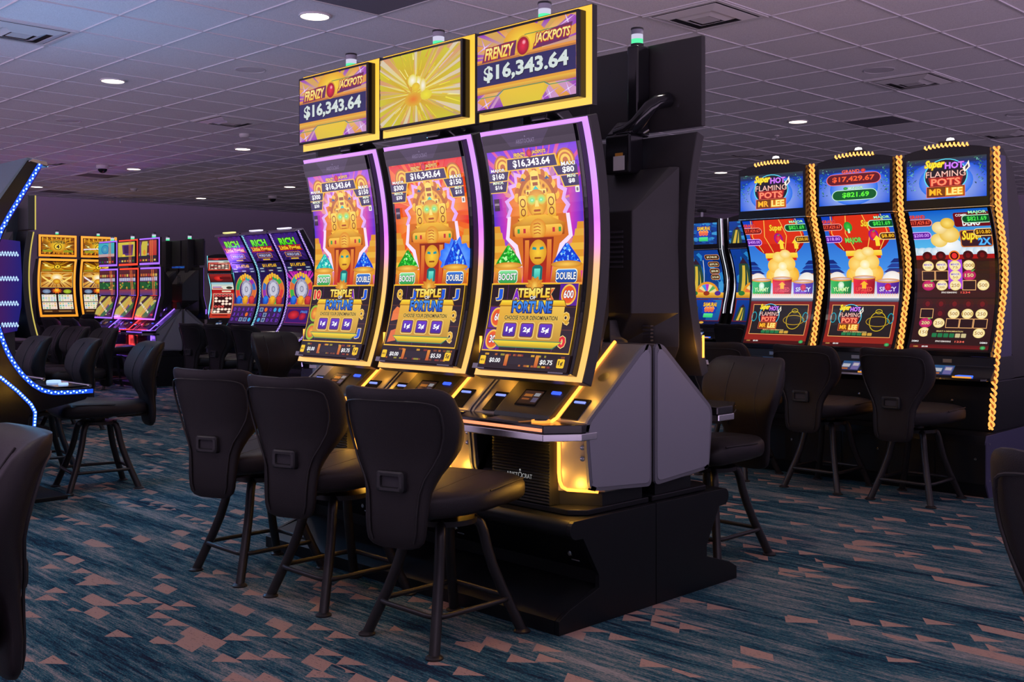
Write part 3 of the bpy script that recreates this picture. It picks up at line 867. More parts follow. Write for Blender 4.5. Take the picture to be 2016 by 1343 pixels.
    # shoulders, forearms and joined fists
    a.P([(0.19, 0.66), (0.40, 0.70), (0.60, 0.70), (0.81, 0.66), (0.80, 0.61), (0.20, 0.61)], [C(206, 120, 20), C(250, 190, 60), C(250, 190, 60), C(206, 120, 20), C(150, 60, 20), C(150, 60, 20)])
    a.RR(0.22, 0.605, 0.78, 0.655, 0.03, C(232, 130, 40), 0.6, C(255, 204, 80))
    for x, c in ((0.27, C(60, 160, 70)), (0.34, C(200, 50, 60)), (0.68, C(200, 50, 60)), (0.75, C(60, 160, 70))): a.R(x - 0.014, 0.622, x + 0.014, 0.642, c)
    a.E(0.5, 0.637, 0.095, 0.047, C(255, 214, 90), C(226, 140, 36))
    for k in range(4): a.L([(0.45, 0.660 - k * 0.014), (0.50, 0.664 - k * 0.014), (0.53, 0.657 - k * 0.014)], 0.008, C(190, 90, 30), 0.5)
    a.P([(0.32, 0.60), (0.68, 0.60), (0.66, 0.40), (0.34, 0.40)], [C(140, 40, 20), C(140, 40, 20), C(190, 40, 20), C(190, 40, 20)])
    for x in (0.37, 0.63): a.R(x - 0.025, 0.40, x + 0.025, 0.59, C(206, 50, 30), C(236, 140, 50))
    a.E(0.5, 0.535, 0.10, 0.056, C(255, 210, 60), C(222, 150, 30))
    for sg in (-1, 1): a.P([(0.5 + sg * 0.02, 0.545), (0.5 + sg * 0.07, 0.548), (0.5 + sg * 0.06, 0.560), (0.5 + sg * 0.02, 0.556)], C(30, 150, 160))
    a.RR(0.46, 0.505, 0.54, 0.513, 0.01, C(150, 76, 14), 0.4)
    a.P([(0.44, 0.40), (0.56, 0.40), (0.56, 0.468), (0.53, 0.478), (0.47, 0.478), (0.44, 0.468)], C(20, 110, 110)); a.R(0.465, 0.41, 0.535, 0.462, C(30, 170, 160), C(110, 230, 210))
    # bowls of gems
    for cx, cs, tx, tc in ((0.15, (C(60, 220, 60), C(16, 150, 30), C(190, 255, 170)), 'BOOST', (C(30, 150, 60), C(130, 226, 150))),
                           (0.835, (C(30, 120, 250), C(14, 60, 210), C(150, 214, 255)), 'DOUBLE', (C(20, 60, 150), C(60, 120, 220)))):
        if v == 1 and cx < 0.5: cs = (C(60, 220, 190), C(20, 160, 170), C(200, 255, 240))
        hh = 0.085
        if v == 2 and cx > 0.5:
            hh = 0.125; a.star(cx, 0.52, 0.25, 0.10, 14, 0.8, C(130, 200, 255), C(40, 110, 255), jit=0.1, seed=8)
        gem_heap(a, cx, 0.485, 0.155, hh, *cs, seed=int(cx * 100) + v)
        a.E(cx, 0.478, 0.172, 0.016, C(255, 206, 90), C(206, 130, 30))
        a.P([(cx - 0.15, 0.466), (cx + 0.15, 0.466), (cx + 0.18, 0.40), (cx - 0.17, 0.40)], [C(236, 160, 50), C(236, 160, 50), C(190, 90, 30), C(190, 90, 30)])
        a.RR(cx - 0.115, 0.398, cx + 0.125, 0.458, 0.03, C(232, 250, 232), 0.5); a.RR(cx - 0.108, 0.398, cx + 0.118, 0.454, 0.03, tc[0], 0.5, tc[1])
        a.T(tx, cx, 0.427, 0.22, 0.032, W_, C(16, 50, 40) if cx < 0.5 else C(10, 20, 70), 0.05, 0.02)
    # reels
    a.R(-0.03, 0.083, 0.992, 0.397, GOLD); a.R(-0.022, 0.089, 0.984, 0.391, C(38, 22, 30))
    for x in (0.178, 0.382, 0.586, 0.79): a.R(x - 0.002, 0.089, x + 0.002, 0.391, C(104, 40, 110))
    for y in (0.190, 0.291): a.R(-0.022, y - 0.001, 0.984, y + 0.001, C(120, 60, 40))
    def coin(x, y, s):
        a.R(x - 0.1, y - 0.048, x + 0.1, y + 0.048, C(92, 30, 150)); a.E(x, y, 0.082, 0.046, C(236, 150, 40), C(246, 196, 80)); a.E(x, y, 0.068, 0.038, C(222, 50, 30), C(236, 96, 30))
        a.T(s, x, y + 0.002, 0.036 * len(s), 0.036, W_, C(120, 20, 60), 0.06, 0.02)
    def letter(s, x, y, c, w=0.08): a.T(s, x, y, w, 0.052, c, C(250, 214, 130), 0.07, 0.05)
    if v == 3:
        letter('J', 0.077, 0.345, C(24, 90, 220)); letter('A', 0.285, 0.345, C(126, 40, 200)); letter('K', 0.69, 0.345, C(236, 110, 50)); coin(0.885, 0.345, '600')
        coin(0.09, 0.24, '60'); letter('Q', 0.885, 0.24, C(226, 170, 40)); coin(0.075, 0.137, '30'); letter('0', 0.885, 0.137, C(222, 36, 50))
    elif v == 2:
        letter('Q', 0.077, 0.345, C(226, 170, 40)); letter('J', 0.285, 0.345, C(24, 90, 220)); letter('J', 0.69, 0.345, C(24, 90, 220)); letter('J', 0.885, 0.345, C(24, 90, 220))
        a.P([(0.0, 0.21), (0.12, 0.22), (0.15, 0.27), (0.06, 0.285), (0.01, 0.26)], C(236, 120, 60)); letter('Q', 0.885, 0.24, C(226, 170, 40)); a.P([(0.01, 0.10), (0.13, 0.11), (0.10, 0.17), (0.03, 0.16)], C(226, 110, 60)); letter('Q', 0.885, 0.137, C(226, 170, 40))
    else:
        letter('10', 0.077, 0.345, C(222, 36, 50), 0.12); letter('J', 0.885, 0.345, C(24, 90, 220)); letter('Q', 0.885, 0.24, C(226, 170, 40)); letter('J', 0.885, 0.137, C(24, 90, 220)); letter('A', 0.69, 0.345, C(126, 40, 200))
        for y in (0.24, 0.137): a.E(0.08, y, 0.085, 0.046, C(80, 150, 40), C(160, 190, 40)); a.E(0.08, y, 0.062, 0.034, C(246, 180, 50), C(214, 90, 30))
    # plaque with the title and the denomination buttons
    a.E(0.49, 0.385, 0.075, 0.030, C(255, 204, 60), C(206, 110, 30)); a.star(0.49, 0.385, 0.11, 0.045, 10, 0.7, C(246, 190, 60), C(206, 120, 30)); a.E(0.49, 0.385, 0.045, 0.024, C(250, 210, 90), C(222, 140, 40))
    a.P([(0.10, 0.128), (0.855, 0.128), (0.86, 0.30), (0.105, 0.30)], [C(206, 150, 40), C(190, 140, 40), C(244, 200, 80), C(236, 180, 60)])
    a.P([(0.085, 0.292), (0.88, 0.292), (0.85, 0.322), (0.115, 0.322)], C(120, 70, 14)); a.P([(0.095, 0.295), (0.87, 0.295), (0.845, 0.319), (0.12, 0.319)], [C(226, 160, 20), C(226, 160, 20), C(255, 226, 60), C(255, 226, 60)])
    a.P([(0.07, 0.137), (0.89, 0.137), (0.80, 0.103), (0.16, 0.103)], C(60, 130, 90)); a.P([(0.085, 0.133), (0.875, 0.133), (0.79, 0.107), (0.17, 0.107)], [C(250, 220, 40), C(250, 220, 40), C(190, 150, 20), C(190, 150, 20)])
    a.T('TEMPLE', 0.49, 0.353, 0.37, 0.042, C(246, 190, 20), C(96, 50, 10), 0.07, 0.035, 0, C(255, 240, 120))
    a.T('OF', 0.485, 0.331, 0.07, 0.016, W_, C(60, 40, 10), 0.06, 0.02)
    a.T('FORTUNE', 0.485, 0.289, 0.46, 0.054, C(16, 70, 190), C(14, 20, 70), 0.06, 0.035, 0, C(70, 150, 240))
    a.T('CHOOSE YOUR DENOMINATION', 0.488, 0.240, 0.62, 0.020, C(46, 26, 10), C(250, 214, 90), 0.05, 0.03)
    for x, s in ((0.262, '1\u00a2'), (0.467, '2\u00a2'), (0.68, '5\u00a2')):
        a.RR(x - 0.09, 0.145, x + 0.09, 0.222, 0.03, C(236, 200, 110), 0.5); a.RR(x - 0.078, 0.151, x + 0.078, 0.217, 0.02, C(120, 70, 20), 0.5); a.RR(x - 0.07, 0.155, x + 0.07, 0.213, 0.015, C(64, 24, 140), 0.5, C(100, 50, 200))
        a.T(s, x, 0.184, 0.085, 0.028, W_, None, 0, 0.04)
    # credit bar
    a.R(-0.03, 0.004, 1.01, 0.083, C(26, 14, 16))
    rnd = random.Random(v)
    for i in range(26):
        x = rnd.uniform(0, 0.95); y = rnd.choice((0.064, 0.018)); a.R(x, y, x + rnd.uniform(0.02, 0.05), y + 0.009, rnd.choice([C(170, 90, 24), C(120, 60, 30), C(206, 150, 30), C(130, 40, 30), C(150, 140, 40)]))
    for x0, x1 in ((0.07, 0.27), (0.33, 0.63), (0.68, 0.86)): a.R(x0, 0.026, x1, 0.060, C(34, 26, 34))
    for x in (0.30, 0.655): a.R(x - 0.02, 0.018, x + 0.02, 0.07, C(190, 80, 30), C(226, 140, 40))
    cash, bet, den = {3: ('$0.00', '$0.75', '1\u00a2'), 2: ('$0.00', '$5.50', '5\u00a2'), 1: ('$0.00', '$0.75', '1\u00a2')}[v]
    a.T(cash, 0.165, 0.040, 0.13, 0.024, W_, None, 0, 0.02); a.T(bet, 0.765, 0.042, 0.14, 0.024, W_, None, 0, 0.02)
    a.RR(-0.018, 0.020, 0.05, 0.060, 0.012, C(250, 200, 30), 0.5); a.T('MENU', 0.016, 0.040, 0.05, 0.010, C(60, 30, 10)); a.RR(0.885, 0.022, 0.965, 0.062, 0.012, C(250, 200, 30), 0.5); a.T(den, 0.925, 0.042, 0.05, 0.024, C(40, 26, 8), None, 0, 0.03)
    # jackpot plates
    a.P([(0.19, 0.905), (0.80, 0.905), (0.785, 0.962), (0.205, 0.962)], GOLD); a.P([(0.205, 0.910), (0.785, 0.910), (0.77, 0.957), (0.22, 0.957)], NAVY)
    a.T('$16,343.64', 0.495, 0.933, 0.43, 0.038, W_, None, 0, 0.03)
    a.T('FRENZY', 0.375, 0.972, 0.14, 0.019, C(255, 214, 90), C(110, 24, 40), 0.08, 0.03, 0.2); a.T('JACKPOTS', 0.60, 0.976, 0.16, 0.019, C(255, 214, 90), C(110, 24, 40), 0.08, 0.03, 0.2); a.E(0.49, 0.975, 0.032, 0.018, C(240, 50, 60), C(160, 10, 30))
    mj, mn, mx, mi = {3: ('$160', '$16', '$80', '$8'), 2: ('$300', '$30', '$150', '$15'), 1: ('$300', '$30', '$150', '$15')}[v]
    for pts, c in (([(-0.03, 0.866), (0.20, 0.866), (0.23, 0.905), (-0.03, 0.905)], 0), ([(-0.03, 0.815), (0.17, 0.815), (0.20, 0.860), (-0.03, 0.860)], 0), ([(1.0, 0.866), (0.77, 0.866), (0.73, 0.905), (1.0, 0.905)], 0), ([(1.0, 0.815), (0.83, 0.815), (0.80, 0.860), (1.0, 0.860)], 0)):
        a.P([(x, y - 0.004 if k < 2 else y) for k, (x, y) in enumerate(pts)], GOLD); a.P([(x + (-0.012 if k in (1, 2) and x < 0.5 else 0.012 if k in (1, 2) else 0), y) for k, (x, y) in enumerate(pts)], NAVY)
    a.T('MAJOR', 0.09, 0.912, 0.17, 0.018, W_, C(30, 20, 50), 0.05, 0.02); a.T(mj, 0.085, 0.885, 0.15, 0.029, W_, None, 0, 0.028)
    a.T('MINOR', 0.075, 0.858, 0.13, 0.014, C(240, 255, 220), C(40, 60, 30), 0.05, 0.02); a.T(mn, 0.075, 0.836, 0.09, 0.021, W_, None, 0, 0.03)
    a.T('MAXI', 0.905, 0.912, 0.15, 0.018, W_, C(30, 20, 50), 0.05, 0.02); a.T(mx, 0.90, 0.885, 0.13 if v == 3 else 0.16, 0.029, W_, None, 0, 0.028)
    a.T('MINI', 0.925, 0.858, 0.09, 0.014, C(240, 255, 220), C(40, 60, 30), 0.05, 0.02); a.T(mi, 0.925, 0.836, 0.07 if v == 3 else 0.09, 0.021, W_, None, 0, 0.03)
    a.R(0.0, 0.730, 0.065, 0.785, C(60, 40, 60)); a.R(0.005, 0.755, 0.06, 0.765, C(150, 130, 150)); a.RR(0.955, 0.785, 1.0, 0.812, 0.008, C(236, 236, 226), 0.5); a.RR(0.967, 0.791, 0.988, 0.806, 0.004, C(110, 100, 110), 0.5)
    # unlit maker's plate above the picture, its dim brightness put in as glow
    a.R(-0.04, 1.0, 1.03, 1.075, C(9, 6, 13)); a.P([(0.20, 1.072), (0.76, 1.072), (0.65, 1.012), (0.29, 1.012)], C(46, 36, 62)); a.T('ARISTOCRAT', 0.47, 1.032, 0.22, 0.020, C(104, 92, 124)); a.E(0.475, 1.052, 0.007, 0.004, C(104, 92, 124))
    return a

def art_wonder_top(glare):
    a = Art(1.0)
    a.R(0, 0, 1, 1, C(60, 26, 4), C(120, 60, 6))
    a.rays(0.5, 0.55, 1.2, 34, C(255, 206, 40), C(150, 76, 6), seed=40, wide=0.7)
    for k in range(14): a.R(0.02 + k * 0.07, 0.0 if k % 2 else 0.72, 0.05 + k * 0.07, 0.22 if k % 2 else 1.0, C(226, 130, 16), C(250, 200, 50))
    a.E(0.5, 0.5, 0.30, 0.42, C(255, 224, 60), C(190, 110, 10))
    for sg in (-1, 1):
        a.P([(0.5 + sg * 0.48, 0.62), (0.5 + sg * 0.30, 0.50), (0.5 + sg * 0.33, 0.47), (0.5 + sg * 0.18, 0.34), (0.5 + sg * 0.40, 0.44), (0.5 + sg * 0.37, 0.48)], C(40, 20, 4)); a.P([(0.5 + sg * 0.47, 0.60), (0.5 + sg * 0.31, 0.51), (0.5 + sg * 0.345, 0.475), (0.5 + sg * 0.22, 0.37), (0.5 + sg * 0.39, 0.45), (0.5 + sg * 0.36, 0.49)], C(255, 240, 150))
        a.RR(0.5 + sg * 0.32 - 0.15, 0.12, 0.5 + sg * 0.32 + 0.15, 0.25, 0.03, C(150, 150, 30), 1.4)
    for i, ch in enumerate('WONDER'):
        t = (i - 2.5) / 2.5; a.T(ch, 0.5 + 0.20 * t, 0.76 - 0.06 * t * t, 0.07, 0.16, C(36, 16, 4), C(250, 210, 80), 0.04, 0.05)
    a.E(0.5, 0.45, 0.12, 0.20, C(30, 14, 4)); a.E(0.5, 0.45, 0.10, 0.17, C(250, 206, 50)); a.T('4', 0.5, 0.45, 0.10, 0.24, C(26, 12, 4), C(255, 236, 140), 0.04, 0.05)
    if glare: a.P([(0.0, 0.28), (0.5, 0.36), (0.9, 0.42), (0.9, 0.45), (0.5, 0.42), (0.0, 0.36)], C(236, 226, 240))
    return a
def art_wonder(v):
    a = Art(1.0)
    a.R(-0.03, -0.03, 1.03, 1.03, C(30, 12, 4))
    a.R(0, 0.80, 1, 1.0, C(180, 100, 8), C(60, 24, 4)); a.rays(0.5, 0.90, 1, 24, C(255, 206, 40), C(150, 76, 6), 0, 0.80, 1, 1.0, seed=44, wide=0.6)
    a.E(0.5, 0.90, 0.10, 0.045, C(30, 14, 4)); a.E(0.5, 0.90, 0.08, 0.036, C(250, 206, 50)); a.T('4', 0.5, 0.90, 0.06, 0.05, C(26, 12, 4))
    for sg in (-1, 1): a.P([(0.5 + sg * 0.48, 0.97), (0.5 + sg * 0.28, 0.93), (0.5 + sg * 0.32, 0.92), (0.5 + sg * 0.18, 0.88), (0.5 + sg * 0.42, 0.915), (0.5 + sg * 0.38, 0.93)], C(255, 236, 130)); a.RR(0.5 + sg * 0.32 - 0.15, 0.815, 0.5 + sg * 0.32 + 0.15, 0.845, 0.02, C(150, 140, 40), 0.4)
    a.R(0, 0.505, 1, 0.795, C(255, 214, 120)); a.R(0.012, 0.512, 0.988, 0.788, C(120, 56, 10) if v == 1 else C(50, 20, 50), C(190, 110, 20) if v == 1 else C(150, 80, 12))
    a.rays(0.5, 0.70, 1, 26, C(255, 240, 150), C(206, 130, 20), 0.012, 0.512, 0.988, 0.788, seed=45, wide=0.6)
    a.E(0.5, 0.70, 0.2, 0.07, C(255, 255, 230), C(246, 190, 40)); a.E(0.5, 0.62, 0.12, 0.05, C(246, 200, 50), C(190, 110, 20))
    for sg in (-1, 1): a.P([(0.5 + sg * 0.47, 0.73), (0.5 + sg * 0.2, 0.63), (0.5 + sg * 0.12, 0.60), (0.5 + sg * 0.25, 0.61), (0.5 + sg * 0.45, 0.69)], C(255, 220, 110) if v == 1 else C(240, 230, 236))
    a.R(0, 0.40, 1, 0.50, C(50, 18, 30)); a.star(0.5, 0.44, 0.18, 0.06, 10, 0.6, C(250, 150, 30), C(206, 70, 20)); a.E(0.5, 0.45, 0.08, 0.034, C(255, 210, 60), C(230, 140, 20)); a.E(0.18, 0.43, 0.13, 0.04, C(150, 170, 200), C(90, 110, 140)); a.E(0.83, 0.43, 0.13, 0.04, C(190, 210, 60), C(130, 150, 30))
    rnd = random.Random(46 + v)
    for y0 in (0.235, 0.085):
        for x0 in (0.02, 0.53):
            a.R(x0, y0, x0 + 0.45, y0 + 0.135, C(236, 230, 214) if y0 > 0.2 else C(246, 226, 210))
            for i in range(5):
                for j in range(3): a.RR(x0 + 0.02 + i * 0.086, y0 + 0.008 + j * 0.043, x0 + 0.078 + i * 0.086, y0 + 0.040 + j * 0.043, 0.01, rnd.choice([C(120, 190, 180), C(226, 180, 120), C(200, 206, 150), C(180, 190, 214), C(236, 206, 190), C(150, 180, 130)]), 0.5)
    a.R(0, 0.02, 1, 0.07, C(70, 40, 20)); a.R(0.05, 0.03, 0.3, 0.055, C(150, 110, 60)); a.R(0.5, 0.03, 0.9, 0.055, C(150, 110, 60))
    return a

def art_misc(seed, base, accents, dark_band=True):
    """busy game picture seen too far away to read: blocks, bands and slanting light bars"""
    a = Art(0.85); rnd = random.Random(seed)
    a.R(0, 0, 1, 1, base[0], base[1])
    for i in range(26):
        x, y = rnd.uniform(0, 0.9), rnd.uniform(0.02, 0.9); w, h = rnd.uniform(0.04, 0.22), rnd.uniform(0.02, 0.10)
        a.R(x, y, min(x + w, 1), min(y + h, 1), rnd.choice(accents))
    return a
def art_party(seed, v):
    cols = [C(200, 50, 50), C(220, 170, 60), C(40, 110, 50), C(60, 60, 140), C(226, 206, 110), C(120, 40, 110), C(210, 110, 60), C(150, 150, 160)]
    a = art_misc(seed, (C(60, 20, 40), C(90, 40, 50)), cols)
    rnd = random.Random(seed)
    if v == 'top':
        k = seed % 3
        if k == 0: a.R(0, 0.35, 1, 1, C(70, 160, 190), C(60, 190, 200)); a.ring(0.42, 0.70, 0.24, 0.22, 0.05, C(40, 120, 190)); a.E(0.42, 0.70, 0.15, 0.14, C(100, 200, 200), C(60, 130, 190)); a.R(0, 0.35, 1, 0.48, C(206, 170, 170))
        elif k == 1: a.R(0, 0.28, 1, 0.97, C(206, 186, 60), C(226, 206, 70)); a.P([(0.30, 0.35), (0.86, 0.35), (0.92, 0.85), (0.24, 0.85)], C(90, 50, 120)); a.P([(0.38, 0.45), (0.8, 0.45), (0.84, 0.80), (0.34, 0.80)], C(60, 30, 80)); a.E(0.35, 0.32, 0.10, 0.10, C(250, 210, 60))
        else: a.P([(0, 0.30), (0.45, 0.30), (0.5, 0.95), (0.2, 0.95)], C(216, 196, 70)); a.R(0.58, 0.28, 1, 0.97, C(190, 50, 40), C(206, 80, 60)); a.E(0.32, 0.45, 0.08, 0.12, C(236, 150, 40)); a.R(0.05, 0.3, 0.14, 0.95, C(110, 60, 130))
        a.R(0, 0.0, 1, 0.25, C(60, 30, 40)); a.R(0, 0.22, 1, 0.30, C(30, 40, 50))
        for i in range(6): a.R(0.05 + i * 0.16, 0.06, 0.15 + i * 0.16, 0.14, rnd.choice(cols))
    elif v == 'mid':
        a.R(0, 0.72, 1, 1.0, C(60, 24, 30), C(100, 40, 40)); a.R(0, 0.55, 1, 0.68, C(110, 90, 160)); a.R(0, 0.25, 1, 0.52, C(26, 90, 40)); a.R(0, 0, 1, 0.22, C(70, 60, 130), C(150, 60, 60))
        for i in range(9): a.R(0.02 + i * 0.11, 0.57, 0.10 + i * 0.11, 0.69, C(206, 206, 226))
        for i in range(7): a.R(0.04 + i * 0.14, 0.74, 0.14 + i * 0.14, 0.84, rnd.choice([C(206, 110, 50), C(190, 60, 50), C(220, 190, 90)]))
        for i in range(12): a.E(rnd.random(), rnd.uniform(0.28, 0.5), 0.05, 0.04, rnd.choice([C(20, 60, 20), C(70, 150, 60), C(200, 150, 50)]))
    else:
        sg = 1 if seed % 2 else -1
        a.P([(0, 0.1), (0.55, 0.0), (1, 0.55), (0.7, 1.0), (0.1, 1.0)], C(206, 186, 80)); a.P([(0.55, 0.30), (0.75, 0.10), (0.95, 0.40), (0.72, 0.62)], C(110, 60, 130))
        a.P([(0.0, 0.55), (0.42, 1.0), (0.62, 1.0), (0.0, 0.35)], C(70, 40, 50)); a.P([(0.3, 0), (1, 0.75), (1, 0.45), (0.6, 0)], C(60, 110, 60))
        for i in range(6): a.P([(0.12 + i * 0.10, 0.66 - i * 0.08), (0.20 + i * 0.10, 0.60 - i * 0.08), (0.23 + i * 0.10, 0.68 - i * 0.08), (0.15 + i * 0.10, 0.74 - i * 0.08)], C(236, 226, 206))
    for x in ((0.66, 0.75) if v != 'low' else (0.2, 0.32)):
        d = 0.0 if v == 'top' else (0.10 if v == 'mid' else 0.55)
        a.P([(x, 1.0 if v != 'low' else 0.0), (x + 0.035, 1.0 if v != 'low' else 0.0), (x + 0.035 + d, 0.0 if v != 'low' else 1.0), (x + d, 0.0 if v != 'low' else 1.0)], C(236, 120, 50))
    return a

def neon_title(a, cx, cy, w, h, dim=1.0):
    """SUPER HOT FLAMING POTS MR LEE neon sign inside a w by h box"""
    X = lambda x: cx + (x - 0.5) * w
    Y = lambda y: cy + (y - 0.5) * h
    a.E(X(0.5), Y(0.56), 0.50 * w, 0.46 * h, C(90, 220, 250)); a.E(X(0.5), Y(0.56), 0.475 * w, 0.437 * h, C(24, 22, 34), C(30, 26, 40))
    a.R(X(0.06), Y(0.0), X(0.94), Y(0.29), C(255, 110, 70)); a.R(X(0.075), Y(0.014), X(0.925), Y(0.276), C(60, 20, 10)); a.R(X(0.49), Y(0.03), X(0.91), Y(0.26), C(226, 130, 20), C(190, 90, 14)); a.R(X(0.09), Y(0.03), X(0.48), Y(0.26), C(120, 60, 10))
    a.P([(X(0.16), Y(0.30)), (X(0.84), Y(0.30)), (X(0.9), Y(0.54)), (X(0.1), Y(0.54))], C(150, 30, 30))
    a.T('MR', X(0.28), Y(0.145), 0.30 * w, 0.17 * h, C(255, 190, 40), C(200, 80, 10), 0.04, 0.02); a.T('LEE', X(0.70), Y(0.145), 0.36 * w, 0.19 * h, C(255, 240, 140), C(255, 160, 20), 0.05, 0.03)
    a.T('POTS', X(0.5), Y(0.405), 0.66 * w, 0.19 * h, C(255, 150, 110), C(226, 50, 40), 0.05, 0.025)
    a.T('FLAMING', X(0.5), Y(0.615), 0.90 * w, 0.16 * h, C(255, 206, 190), C(120, 40, 40), 0.03, 0.0)
    a.T('HOT', X(0.70), Y(0.83), 0.42 * w, 0.17 * h, C(226, 140, 255), C(120, 40, 190), 0.05, 0.02)
    a.T('Super', X(0.25), Y(0.87), 0.46 * w, 0.25 * h, C(255, 246, 60), C(226, 170, 10), 0.06, 0.02, 0.35)
    a.P([(X(0.93), Y(0.62)), (X(1.05), Y(0.76)), (X(1.02), Y(0.93)), (X(0.95), Y(0.80)), (X(0.88), Y(0.75))], C(255, 246, 230)); a.P([(X(0.945), Y(0.68)), (X(1.01), Y(0.76)), (X(1.0), Y(0.84)), (X(0.945), Y(0.755))], C(60, 40, 60))
def vines(a, seed=0):
    rnd = random.Random(seed)
    for sg in (0, 1):
        for i in range(60):
            y = rnd.random(); d = abs(rnd.gauss(0.0, 0.06)) + 0.02 + (0.10 * max(0, y - 0.75) * 4 * rnd.random())
            x = d if sg == 0 else 1 - d
            if y < 0.25: continue
            s = rnd.uniform(0.010, 0.022); an = rnd.uniform(0, 6)
            a.P([(x + s * math.cos(an), y + s * 1.6 * math.sin(an)), (x + 0.4 * s * math.cos(an + 1.6), y + 0.6 * s * math.sin(an + 1.6)), (x - s * math.cos(an), y - s * 1.6 * math.sin(an)), (x + 0.4 * s * math.cos(an - 1.6), y + 0.6 * s * math.sin(an - 1.6))], rnd.choice([C(30, 90, 80), C(60, 130, 90), C(110, 190, 170), C(20, 60, 70)]))
def pill(a, x0, y0, x1, y1, rim, fill, asp):
    r = (y1 - y0) / asp / 2
    a.RR(x0, y0, x1, y1, r * 0.98, rim, asp); t = 0.010
    a.RR(x0 + t, y0 + t * asp, x1 - t, y1 - t * asp, r * 0.98 - t, fill, asp)
def art_hot_top(v):
    a = Art(1.0)
    a.R(0, 0, 1, 1, C(10, 90, 226), C(6, 50, 150)); a.E(0.5, 0.30, 0.55, 0.65, C(190, 210, 250), C(10, 86, 220)); a.R(0, 0.86, 1, 1.0, C(12, 40, 110), C(50, 60, 60))
    a.E(0.5, 0.42, 0.34, 0.44, C(190, 210, 250), C(30, 110, 236))
    vines(a, 60 + v)
    if v == 2:
        pill(a, 0.11, 0.52, 0.88, 0.82, C(255, 110, 110), C(96, 20, 36), 1.55); a.T('$17,429.67', 0.495, 0.67, 0.60, 0.16, C(255, 96, 50), C(120, 20, 20), 0.03, 0.03)
        a.T('GRAND', 0.46, 0.875, 0.25, 0.085, C(255, 110, 90), C(150, 20, 24), 0.05, 0.02); a.E(0.635, 0.875, 0.035, 0.05, C(255, 90, 70), C(190, 30, 30))
        pill(a, 0.19, 0.11, 0.83, 0.39, C(210, 255, 220), C(14, 90, 40), 1.55); a.T('$821.69', 0.53, 0.25, 0.38, 0.15, C(100, 250, 60), C(14, 80, 30), 0.03, 0.03)
        a.T('MAJOR', 0.53, 0.425, 0.21, 0.07, C(226, 255, 226), C(40, 160, 70), 0.06, 0.02); a.E(0.385, 0.43, 0.03, 0.04, C(80, 200, 90), C(30, 130, 60))
    else:
        neon_title(a, 0.50, 0.50, 0.55, 0.93)
    return a
